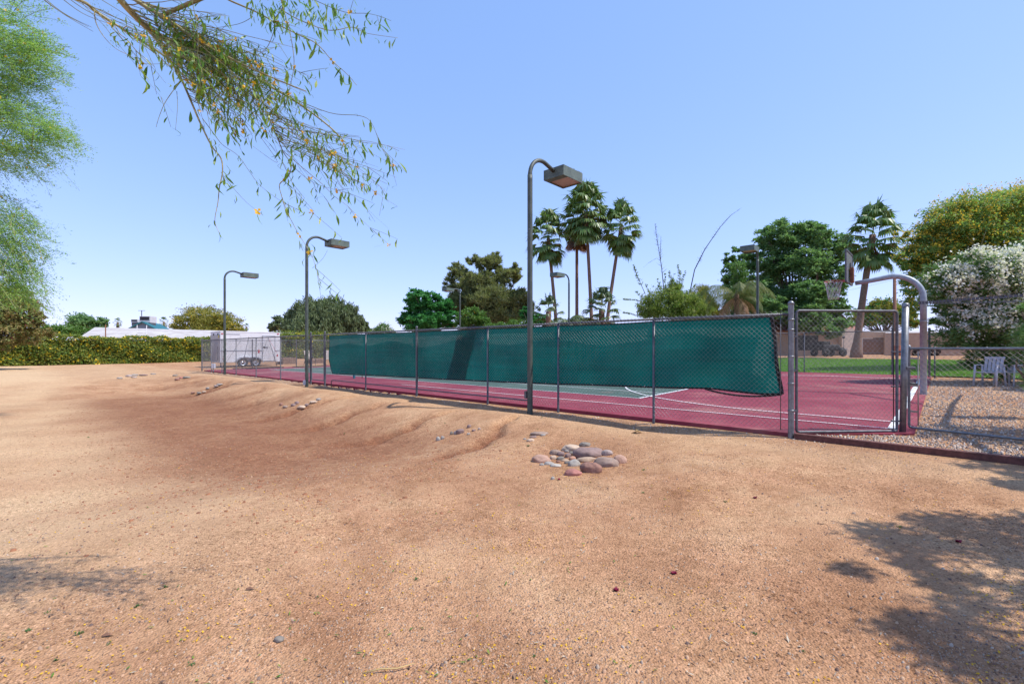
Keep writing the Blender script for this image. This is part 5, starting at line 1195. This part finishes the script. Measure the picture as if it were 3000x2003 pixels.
for cx, cy, tx, ty in ((1960, 880, 1975, 800), (1985, 880, 2010, 790), (1940, 880, 1925, 815), (2000, 890, 2040, 830), (1915, 890, 1890, 830), (1970, 870, 1960, 790), (2030, 900, 2060, 850), (1895, 900, 1860, 850), (1950, 870, 1948, 800)):
    culm([(cx, cy), ((cx * 2 + tx) / 3, (cy + ty) / 2), (tx, ty)], d + random.uniform(-1, 1), .02, 26, .4, 7)
culm([(1922, 757), (1900, 770), (1885, 783)], d, .012, 4, .2)
p = W(2065, 1023, 46); tree("willow_shrub", "soft grey-green wispy shrub between the bamboo and the queen palm", "shrub", (p.x, p.y), [B(2055, 880, 46, 32, 45), B(2080, 910, 46, 26, 30)], 120, 60, .25, .5, .04, M['verde'], M['bark_verde'], .1, droop=-.6, radial=.4)
p = W(2160, 1023, 38); tree("bamboo", "narrow bright green bamboo spire behind the queen palm", "bamboo", (p.x, p.y), [B(2168, 800, 38, 22, 32), B(2165, 845, 38, 26, 28)], 70, 50, .3, .2, .05, M['citrus'], M['bark_verde'], .05, droop=.2)
# --- the big tree and things right of it
d = 46
bb_ = [B(2275, 690, d, 62, 52), B(2360, 700, d, 70, 50), B(2430, 730, d, 60, 48), B(2235, 760, d, 50, 50), B(2330, 780, d, 95, 60), B(2440, 810, d, 48, 60), B(2160, 800, d, 50, 55), B(2150, 760, d, 26, 34), B(2200, 860, d, 70, 50), B(2330, 880, d, 90, 50), B(2440, 900, d, 50, 50), B(2400, 950, d, 75, 40), B(2300, 945, d, 70, 35), B(2190, 920, d, 75, 28), B(2460, 970, d, 40, 30), B(2250, 900, 42, 60, 40), B(2350, 930, 42, 70, 40), B(2440, 965, 42, 50, 30), B(2380, 860, 42, 60, 40), B(2170, 880, 43, 45, 40)]
p = W(2330, 1023, d); tree("shade_tree", "huge dark green shade tree over the lawn behind the right lamp pole", "tree", (p.x, p.y), bb_, 1250, 95, .19, .30, .13, M['mesquite'], M['bark_grey'], .4, limbs=40, updir=.5, flat=.55, power=.5, fork=tuple(W(2335, 960, d)))
p = W(2580, 1023, 64); tree("round_tree", "yellowish green tree behind the garage roof under the hoop arm", "tree", (p.x, p.y), [B(2575, 915, 64, 55, 38), B(2530, 930, 64, 40, 28), B(2625, 925, 64, 40, 30), B(2665, 940, 64, 30, 22)], 220, 60, .22, .32, .16, M['verde'], M['bark_grey'], .25, extra=M['ash'], extra_n=3000, extra_size=.25)
d = 22
yb = [B(2850, 640, d, 110, 70), B(2960, 610, d, 100, 55), B(2780, 680, d, 90, 55), B(2720, 740, d, 70, 38), B(2660, 765, d, 42, 22), B(2900, 720, d, 130, 70), B(2760, 770, d, 60, 40), B(3080, 600, d, 120, 80), B(3100, 720, d, 120, 90), B(2640, 690, d, 22, 9), B(2690, 700, d, 30, 14), B(2690, 840, d, 40, 60), B(2665, 905, d, 25, 40)]
p = W(2960, 1023, d); tree("flowering_tree", "large golden yellow flowering tree behind the white oleander", "tree", (p.x, p.y), yb, 700, 80, .30, .17, .06, M['cassia'], M['bark_verde'], .22, extra=M['gold'], extra_n=36000, extra_size=.08, limbs=60, droop=.2, updir=.5, flat=.5)
d = 15.0
ob = [B(2840, 812, d, 105, 76), B(2960, 800, d, 100, 72), B(2770, 850, d, 75, 60), B(2900, 880, d, 130, 90), B(3060, 800, d, 120, 110), B(2790, 920, d, 55, 50), B(3080, 930, d, 130, 100), B(2850, 980, d, 90, 70), B(2960, 990, d, 110, 80), B(3100, 1040, d, 120, 70), B(2930, 1060, d, 80, 50), (np.array([17.6, 13.0, 2.7]), np.array([1.5, 1.3, 1.5])), (np.array([16.6, 12.2, 3.4]), np.array([.9, .8, .6]))]  # last two clumps are out of view, added to shade the plastic chairs
p = W(2960, 1023, d + .6); tree("oleander_bush", "big oleander bush smothered in white blossom at the right edge", "bush", (p.x, p.y), ob, 900, 90, .2, .15, .036, M['oleander'], M['bark_grey'], .06, extra=M['white_fl'], extra_n=40000, extra_size=.085, radial=.9, updir=.2, limbs=80,
     wfun=lambda c: sm(c[:, 2], 1.0, 2.4) * (.15 + sm(-(c[:, 1] - 15), -.3, .8)) + .02)
p = W(2985, 1023, 8.2)
tree("cassia_shrub", "pale feathery green shrub with a brown stem at the right frame edge", "shrub", (p.x + .25, p.y), [B(3010, 985, 8.2, 36, 60), B(3040, 1080, 8.2, 40, 60), B(3005, 910, 8.2, 20, 30), B(2995, 1040, 8.2, 20, 30)], 70, 60, .35, .12, .008, M['fern'], M['bark_grey'], .06, radial=.85, updir=.1, limbs=40)

# --- flowering hedge along the property line (left), and on behind the trailer
def hedge(name, label, a, b, h, th, n, nfl, leaf=.14):
    a = np.array(a); b = np.array(b); L = np.linalg.norm(b - a); d = (b - a) / L; nn = np.array([-d[1], d[0]])
    t = thing(name, label, "hedge", (a[0], a[1], g(a[0], a[1]))); o = np.array(t.location)
    u_ = RNG.uniform(0, L, n); f = RNG.choice(3, n, p=[.62, .25, .13]); w_ = np.where(f == 0, th / 2, np.where(f == 1, RNG.uniform(-th / 2, th / 2, n), -th / 2)); z = np.where(f == 1, h, RNG.uniform(0, h, n))
    lump = .10 * np.sin(u_ * 1.1) + .08 * np.sin(u_ * 2.7 + z * 2) + .07 * np.sin(u_ * 5.1 - z * 3)
    w_ = w_ * (1 + lump) + RNG.normal(0, .09, n) + np.where(f == 0, .10 * np.sin(z * 3 + u_), 0) ; z = z + np.where(f == 1, lump * .9, 0) + np.abs(RNG.normal(0, .07, n)) * np.where(f == 1, 1, .2)
    sgn = -1
    P = np.stack([a[0] + d[0] * u_ + nn[0] * w_ * sgn, a[1] + d[1] * u_ + nn[1] * w_ * sgn, z], -1); P[:, 2] += G(P[:, 0], P[:, 1])
    D = RNG.normal(0, 1, (n, 3)); D[:, 2] -= .4; Nn = RNG.normal(0, .6, (n, 3)) - np.array([nn[0], nn[1], 0]) * 0.8 + np.array([0, 0, .8]); s = RNG.uniform(.6, 1.4, n)
    Vs = quads(P, D, Nn, leaf * s, leaf * .6 * s); mi = np.zeros(n, int)
    kf = RNG.choice(n, nfl); dens = RNG.uniform(0, 1, nfl) < (.35 + .65 * sm(np.sin(P[kf, 0] * 1.7) + np.sin(P[kf, 2] * 3 + P[kf, 1]), -.6, 1.2)); kf = kf[dens]
    E_ = np.repeat(P[kf] - np.array([nn[0], nn[1], 0]) * .04 * -sgn * -1, 2, 0) + RNG.normal(0, .03, (len(kf) * 2, 3)); Ve = quads(E_, RNG.normal(0, 1, E_.shape), RNG.normal(0, 1, E_.shape), np.full(len(E_), .16), np.full(len(E_), .13))
    Vs = np.vstack([Vs, Ve]); mi = np.concatenate([mi, np.ones(len(E_), int)])
    mk("foliage", Vs - o, np.arange(len(Vs)).reshape(-1, 4), [M['hedge'], M['lantana']], mi, t)
    m = MB(); c = (a + b) / 2; m.box((c[0] - o[0], c[1] - o[1], h * .47 - .05), (L, th * .62, h * .9), math.atan2(d[1], d[0])); m.build("added_core_box", M['stem'], t); return t  # solid dark box added inside the leaves to block light through the hedge
hedge("hedge", "long green hedge studded with yellow flowers along the left boundary", (-52, 19.5), (-30.6, 50), 2.32, 1.5, 70000, 5200)
hedge("hedge", "continuation of the yellow flowered hedge behind the trailer and pallets", (-30.4, 50.3), (-13.5, 69), 2.75, 1.4, 34000, 1800, .17)
# bougainvillea heaped on the near end of the hedge
d = 30
p = W(-60, 1023, d); tree("bougainvillea", "brownish bougainvillea with pink and yellow blooms spilling over the left hedge end", "bush", (p.x, p.y), [B(0, 870, d, 72, 38), B(60, 878, d, 42, 26), B(0, 915, d, 75, 55), B(70, 920, d, 55, 45), B(110, 930, d, 28, 22), B(20, 975, d, 85, 45), B(100, 975, d, 45, 30), B(-80, 930, d, 90, 90)], 420, 75, .2, .17, .09, M['boug'], M['bark_grey'], .1, extra=M['pink'], extra_n=260, extra_size=.10, limbs=50, droop=.3)

# --- left feathery tree (trunk out to the left of the frame)
def feathery(name, label, base, blobs, nspray, nl, mat, length, leaf, bark, group=None, fl=None):
    """sprays: thin drooping twigs carrying many fine leaflets"""
    t = thing(name, label, "tree", (base[0], base[1], g(*base))); o = np.array(t.location)
    cent, crad = crown_points(blobs, nspray, .5); n = len(cent)
    cc = np.array([base[0], base[1], cent[:, 2].mean()]); out = cent - cc; out[:, 2] *= .3; out = unit(out); out += RNG.normal(0, .30, (n, 3)); out[:, 2] += RNG.normal(-.12, .25, n); out = unit(out)
    L = length * RNG.uniform(.5, 1.3, n); tt = RNG.uniform(0, 1, (n, nl)); base_ = cent - out * L[:, None] * .5
    P = base_[:, None] + out[:, None] * (L[:, None] * tt)[..., None]; P[..., 2] -= (L[:, None] * .28 * tt ** 2)
    P += RNG.normal(0, .035, P.shape) * (length / .9); P = P.reshape(-1, 3); D = np.repeat(out, nl, 0) + RNG.normal(0, .55, P.shape); s = RNG.uniform(.6, 1.4, len(P))
    Vs = quads(P, D, RNG.normal(0, 1, P.shape) + [0, 0, .8], leaf * s, leaf * .26 * s); mi = np.zeros(len(P), int)
    # twig ribbons along each spray
    k = np.linspace(0, 1, 5); Q = base_[:, None] + out[:, None] * (L[:, None] * k)[..., None]; Q[..., 2] -= L[:, None] * .28 * k ** 2
    sd = unit(np.cross(out, [0, 0, 1.0]))[:, None] * (.0045 * length / .9); A = Q[:, :-1]; Bq = Q[:, 1:]
    tw = np.stack([A - sd, A + sd, Bq + sd, Bq - sd], 2).reshape(-1, 3); Vs = np.vstack([Vs, tw]); mi = np.concatenate([mi, np.ones(len(tw) // 4, int)])
    mats = [mat, M['twig']]
    if fl:
        kf = RNG.choice(len(P), fl); E_ = P[kf]; Ve = quads(E_, RNG.normal(0, 1, E_.shape), RNG.normal(0, 1, E_.shape), np.full(len(E_), .07), np.full(len(E_), .06)); Vs = np.vstack([Vs, Ve]); mi = np.concatenate([mi, np.full(len(E_), 2)]); mats.append(M['yellow'])
    mk("crown", Vs - o, np.arange(len(Vs)).reshape(-1, 4), mats, mi, t)
    m = MB(); zc = cent[:, 2].min() * .6 + 1.0; fk = Vector((0, 0, max(1.6, zc))); m.tube([(0, 0, -.2), (.05, .02, .6), fk * .7, fk], [.22, .18, .16, .14], 10)
    limb_tubes(m, fk, [Vector(base_[i] - o) for i in RNG.choice(n, min(30, n), replace=False)], .035); m.build("trunk", bark, t); return t
d = 12
fb = [B(-20, 60, d, 150, 90), B(60, 130, d, 95, 75), B(-30, 230, d, 130, 70), B(80, 190, d, 70, 50), B(40, 330, d, 120, 45), B(-40, 420, d, 150, 70), B(110, 390, d, 80, 45), B(180, 380, d, 50, 25), B(50, 450, d, 60, 30), B(-150, 200, d, 160, 200)]
fb2 = [B(0, 610, d, 70, 50), B(60, 660, d, 65, 55), B(-40, 700, d, 120, 90), B(30, 740, d, 75, 60), B(-20, 810, d, 90, 45), B(60, 790, d, 50, 30), B(20, 850, d, 90, 35), B(90, 830, d, 40, 18)]
feathery("palo_verde_tree", "tall feathery green palo verde at the left frame edge", (-16.2, 11.5), fb + fb2, 1500, 95, M['feather'], 1.15, .055, M['bark_verde'], fl=250)
# --- shade tree right of the camera whose shadow falls on the dirt
def offtree():
    bl = [(np.array(c), np.array(r)) for c, r in (((6.2, 2.75, 3.9), (.95, .5, .35)), ((5.35, 2.45, 3.8), (.5, .28, .22)), ((5.25, 1.75, 3.8), (.65, .42, .3)), ((5.8, 1.3, 4.0), (.8, .55, .4)), ((6.6, 1.9, 4.1), (.8, .6, .4)), ((6.4, 1.0, 4.1), (.7, .5, .4)), ((7.6, 1.2, 4.2), (1.2, 1.2, .7)), ((8.2, 4.6, 3.9), (.8, .35, .3)), ((7.7, 4.05, 3.9), (.75, .35, .3)), ((9.6, 6.2, 3.9), (1.1, .8, .5)))]
    t = tree("mesquite_tree", "spreading mesquite just right of the view that shades the lower right dirt", "tree", (7.2, .9), bl, 280, 130, .30, .085, .034, M['mesquite'], M['bark_grey'], .2, limbs=60, flat=.45)
    o = Vector(t.location); m = MB(); m.tube([Vector(q) - o for q in ((7.2, .95, 1.9), (7.5, 3.0, 2.9), (7.9, 5.1, 3.25), (9.3, 7.1, 3.45), (11.6, 9.5, 3.35), (13.4, 11.4, 3.1))], [.09, .075, .065, .055, .045, .03], 8); m.build("limb", M['bark_grey'], t)
offtree()

# --- overhanging branch of the near tree, upper left
def near_tree():
    base = (-5.2, 1.6); t = thing("palo_brea_tree", "overhanging palo brea with long hanging leaves and yellow blossoms, upper left", "tree", (base[0], base[1], g(*base))); o = Vector(t.location)
    K = .78; X = lambda q, d: W(250 + q[0] / 2.24, q[1] / 2.24, d * K)                    # points read off an enlargement of the photograph
    limbs = []; rs = random.Random(21)
    def limb(pts, d0, d1, r0, r1):
        n = len(pts); P = [X(q, d0 + (d1 - d0) * i / (n - 1) + .0) for i, q in enumerate(pts)]; Q = []
        for i in range(n - 1):
            a, b, c, e = P[max(i - 1, 0)], P[i], P[i + 1], P[min(i + 2, n - 1)]
            for k in range(5):
                f = k / 5; Q.append(.5 * ((2 * b) + (c - a) * f + (2 * a - 5 * b + 4 * c - e) * f * f + (-a + 3 * b - 3 * c + e) * f ** 3))
        Q.append(P[-1]); R = [K * (r0 + (r1 - r0) * (i / (len(Q) - 1)) ** .8) for i in range(len(Q))]; limbs.append((Q, R)); return Q
    A = limb([(180, -60), (230, 0), (300, 80), (400, 180), (470, 240), (560, 270), (700, 310), (820, 360), (1000, 440), (1200, 560), (1400, 680), (1600, 830), (1700, 930)], 3.3, 3.9, .027, .004)
    Bq = limb([(290, -40), (330, 0), (420, 60), (500, 105), (600, 170), (700, 240), (850, 330), (1050, 430), (1250, 520), (1450, 600)], 3.5, 3.2, .018, .003)
    B2 = limb([(900, -70), (740, 0), (600, 60), (500, 105)], 3.3, 3.48, .017, .015)
    C = limb([(440, 230), (500, 310), (560, 400), (630, 520), (700, 680), (760, 820), (830, 960), (890, 1040), (900, 1130), (880, 1230), (870, 1330), (850, 1450), (880, 1530)], 3.4, 3.1, .011, .0013)
    C4 = limb([(470, 240), (530, 350), (640, 365), (720, 375), (850, 400)], 3.42, 3.6, .008, .003)
    C2 = limb([(630, 520), (580, 590), (520, 680), (480, 780), (465, 835)], 3.25, 3.1, .003, .0012)
    C3 = limb([(600, 600), (605, 700), (592, 850)], 3.2, 3.15, .002, .001)
    D = limb([(770, 780), (830, 860), (900, 950), (1000, 1020), (1080, 1130), (1150, 1220), (1300, 1330), (1420, 1385)], 3.2, 3.0, .003, .001)
    D2 = limb([(890, 1130), (960, 1220), (1060, 1330), (1165, 1410)], 3.1, 3.0, .002, .001)
    E1 = limb([(1150, 640), (1200, 760), (1250, 880), (1300, 1000), (1350, 1080), (1330, 1160), (1275, 1210), (1290, 1290), (1330, 1400), (1380, 1500), (1420, 1568), (1465, 1640), (1492, 1690), (1520, 1780), (1540, 1850)], 3.5, 3.2, .005, .0013)
    Fq = limb([(-150, -40), (0, 20), (60, 70), (180, 150), (260, 200), (350, 260), (450, 320), (520, 370), (600, 450), (760, 600)], 3.0, 3.3, .011, .003)
    F2 = limb([(60, 70), (70, 150), (120, 240), (200, 320), (300, 370), (420, 438)], 3.05, 3.0, .0035, .001)
    F3 = limb([(330, 390), (400, 420), (530, 418)], 3.0, 3.0, .0015, .001)
    Gq = limb([(850, -60), (940, 0), (1030, 40), (1100, 70), (1180, 110), (1260, 160), (1400, 230), (1520, 290), (1620, 400), (1720, 490), (1780, 560)], 3.4, 3.3, .007, .0015)
    G2 = limb([(1100, 110), (1000, 160), (780, 195)], 3.4, 3.5, .002, .0012)
    G3 = limb([(1300, -20), (1290, 60), (1240, 130), (1240, 200), (1160, 340), (1000, 240)], 3.3, 3.4, .004, .0015)
    G4 = limb([(1400, -60), (1500, 0), (1700, 80), (1850, 90), (1940, 110)], 3.3, 3.2, .003, .001)
    G5 = limb([(1280, 60), (1400, 130), (1600, 200), (1750, 180), (1850, 220), (2050, 250)], 3.3, 3.3, .004, .001)
    H = limb([(690, -60), (700, 0), (730, 160), (740, 300), (725, 440)], 3.1, 3.15, .003, .0015)
    H2 = limb([(1280, -40), (1300, 60), (1340, 200), (1370, 400), (1350, 540), (1310, 700)], 3.2, 3.3, .004, .0015)
    T1 = limb([(1300, 620), (1600, 740), (1800, 760), (1880, 810), (1940, 960), (2000, 1040), (2020, 1100)], 3.5, 3.4, .003, .001)
    T2 = limb([(1200, 780), (1400, 900), (1700, 1060), (1830, 1130), (1990, 1280)], 3.4, 3.2, .004, .001)
    T3 = limb([(1350, 1080), (1500, 1200), (1740, 1270)], 3.4, 3.3, .0025, .001)
    T4 = limb([(1290, 1060), (1350, 1180), (1400, 1300), (1540, 1440)], 3.4, 3.3, .0025, .001)
    T5 = limb([(1150, 900), (1250, 1040), (1240, 1060), (1100, 960)], 3.4, 3.3, .002, .001)
    T6 = limb([(1492, 1690), (1440, 1640), (1420, 1600)], 3.2, 3.2, .0012, .0008)
    T7 = limb([(1490, 1760), (1555, 1700), (1590, 1640)], 3.2, 3.2, .0012, .0008)
    for k in range(7):
        q = rs.uniform(-60, 420); limb([(q - 400, -60 - rs.uniform(0, 40)), (q - 200, 30 + rs.uniform(0, 60)), (q, 120 + rs.uniform(0, 120))], 2.8, 3.1, .003, .001)
    # bundle of long straight shoots fanning to the lower right
    def inside(q): return True
    shoots = []
    for k in range(230):
        src = rs.choice((A, A, A, Bq, Bq, Bq, C, E1, Fq, C4))
        i = rs.randint(int(len(src) * .05), int(len(src) * (.22 if src is E1 else .34 if src is C else .60))); a = src[i]
        ang = rs.gauss(.46, .17); ln = K * rs.uniform(.35, 1.08) * (1 if src is not C else .75)
        dr = Vector((math.cos(ang), rs.gauss(0, .22), -math.sin(ang))); Q = []
        for j in range(9):
            f = j / 8; Q.append(a + dr * ln * f + Vector((0, 0, -.06 * ln * f * f)) + Vector((rs.gauss(0, .004), 0, rs.gauss(0, .004))))
        r = K * rs.uniform(.0016, .0040); limbs.append((Q, [r * (1 - .75 * j / 8) for j in range(9)])); shoots.append(Q)
    sec = []
    for Q in shoots + [Gq, G4, G5, T1, T2, T3, T4, E1, D, H2]:
        for _ in range(rs.randint(1, 4)):
            i = rs.randint(int(len(Q) * .4), len(Q) - 2); tg = (Q[i + 1] - Q[i]).normalized(); dr = (tg + Vector((rs.gauss(0, .4), rs.gauss(0, .4), rs.gauss(-.15, .4)))).normalized(); ln = K * rs.uniform(.08, .3)
            P = [Q[i] + dr * ln * f + Vector((0, 0, -.05 * ln * f * f)) for f in (0, .33, .66, 1)]; limbs.append((P, [.0014, .0012, .001, .0007])); sec.append(P)
    # trunk and main limbs outside the frame
    top = Vector((-4.7, 2.2, 3.2))
    m = MB(); m.tube([o * 1.0 + Vector((0, 0, -.2)) - o, Vector((-5.1, 1.75, .8)) - o, Vector((-4.9, 2.0, 2.0)) - o, top - o], [.17, .14, .12, .10], 12)
    def smooth(P, R, n=8):
        P = [Vector(p) for p in P]; P2 = []; R2 = []; N = len(P)
        for i in range(N - 1):
            a, b_, c, e = P[max(i - 1, 0)], P[i], P[i + 1], P[min(i + 2, N - 1)]
            for k in range(n):
                f = k / n; P2.append(.5 * ((2 * b_) + (c - a) * f + (2 * a - 5 * b_ + 4 * c - e) * f * f + (-a + 3 * b_ - 3 * c + e) * f ** 3) - o + Vector((rs.gauss(0, .006), rs.gauss(0, .006), rs.gauss(0, .006)))); R2.append(R[i] + (R[i + 1] - R[i]) * f)
        P2.append(P[-1] - o); R2.append(R[-1]); m.tube(P2, R2, 8)
    def into(Q, back, h): return Q[0] + (Q[0] - Q[2]).normalized() * back + Vector((0, 0, h))   # enters along the limb's own direction
    for Q, r in ((A, .024), (Bq, .017), (Fq, .011)):
        smooth([top, top.lerp(Q[0], .45) + Vector((0, 0, .25)), into(Q, .25, .02), Q[0]], [.07, .05, r * 1.15, r])
    hub = Vector((-2.5, 2.3, 3.9))
    smooth([top, top.lerp(hub, .5) + Vector((0, 0, .18)), hub, Vector((-1.5, 2.55, 3.75)), into(B2, .2, .02), B2[0]], [.08, .06, .04, .025, .015, .013])
    for Q in (Gq, G4, H, H2, G3):
        smooth([hub, hub.lerp(Q[0], .5) + Vector((0, 0, .08)), into(Q, .15, .02), Q[0]], [.028, .014, .006, .005])
    m.build("trunk", M['bark_verde'], t)
    m = MB()
    for Q, R in limbs: m.tube([q - o for q in Q], list(R), 6 if R[0] > .004 else 4, 0 if R[0] > .0024 else 1)
    br = m.build("branch", [M['bark_verde'], M['twig']], t)
    # leaves: long, curved, hanging; mostly on the outer half of the shoots
    Vl, Fl, Ml = [], [], []
    def leaf(p, L, mi):
        L *= rs.choice((.55, .8, 1, 1, 1.15)); dn = Vector((rs.gauss(.05, .42), rs.gauss(0, .42), -1)).normalized(); a = rs.uniform(0, 6.28); sd = Vector((math.cos(a), math.sin(a), 0)); cv = Vector((-math.sin(a), math.cos(a), 0)) * rs.gauss(0, .22) * L; b = len(Vl)
        prof = ((0, .05), (.18, .55), (.45, 1), (.75, .72), (1, .04)); L *= K; w_ = L * rs.uniform(.075, .125)
        for f, pw in prof:
            c = p + dn * L * f + cv * (4 * f * (1 - f)) + sd * L * .18 * f * f * rs.choice((1, 1, -1)) * 0; Vl.extend([c - sd * w_ * pw, c + sd * w_ * pw])
        for k in range(4): Fl.append((b + 2 * k, b + 2 * k + 1, b + 2 * k + 3, b + 2 * k + 2)); Ml.append(mi)
    def petals(p):
        for _ in range(5):
            a = Vector((rs.gauss(0, 1), rs.gauss(0, 1), rs.gauss(0, 1))).normalized(); s_ = a.orthogonal().normalized(); r = rs.uniform(.008, .014); b = len(Vl)
            Vl.extend([p, p + a * r + s_ * r * .6, p + a * r * 1.6, p + a * r - s_ * r * .6]); Fl.append((b, b + 1, b + 2, b + 3)); Ml.append(1)
    for Q in shoots:
        for i in range(int(len(Q) * .42), len(Q)):
            if rs.random() < .75: leaf(Q[i] + Vector((rs.gauss(0, .01), 0, 0)), rs.uniform(.045, .095), 0)
            if rs.random() < .03: petals(Q[i])
    for P in sec:
        for q in P[1:]:
            if rs.random() < .7: leaf(q, rs.uniform(.04, .085), 0)
            if rs.random() < .04: petals(q)
    for Q, f0, pr in ((Gq, .35, .75), (G4, .2, .8), (G5, .2, .75), (H2, .1, .7), (G3, .0, .6), (T1, .3, .6), (T2, .2, .7), (T3, .1, .75), (T4, .1, .75), (E1, .1, .34), (C, .35, .35), (D, .2, .5), (D2, .1, .35), (A, .35, .7), (Bq, .45, .7)):
        for i in range(int(len(Q) * f0), len(Q)):
            for _ in range(2):
                if rs.random() < pr * .75: leaf(Q[i] + Vector((rs.gauss(0, .012), rs.gauss(0, .03), rs.gauss(0, .01))), rs.uniform(.045, .10), 0)
            if rs.random() < .06: petals(Q[i])
    # denser hanging leaves along the upper right sprays
    for _ in range(210):
        q = (rs.uniform(1080, 1760), rs.uniform(-30, 60)); q = (q[0], q[1] + abs(rs.gauss(0, 70)) + max(0, q[0] - 1400) * .15); p = X(q, rs.uniform(3.1, 3.5)); leaf(p, rs.uniform(.035, .085), 0)
    # tiny leaflets at the far left sprays
    for q0 in ((150, 170), (190, 220), (175, 270), (200, 300), (140, 60), (200, 20), (60, 20), (210, 100)):
        for _ in range(14): leaf(X((q0[0] + rs.gauss(0, 22), q0[1] + rs.gauss(0, 14)), 3.0), rs.uniform(.008, .016), 0)
    me = bpy.data.meshes.new("leaves"); me.from_pydata([tuple(Vector(v) - o) for v in Vl], [], Fl); me.polygons.foreach_set("material_index", Ml); me.update()
    link_mesh("foliage", me, [M['pod'], M['yellow']], t)
near_tree()
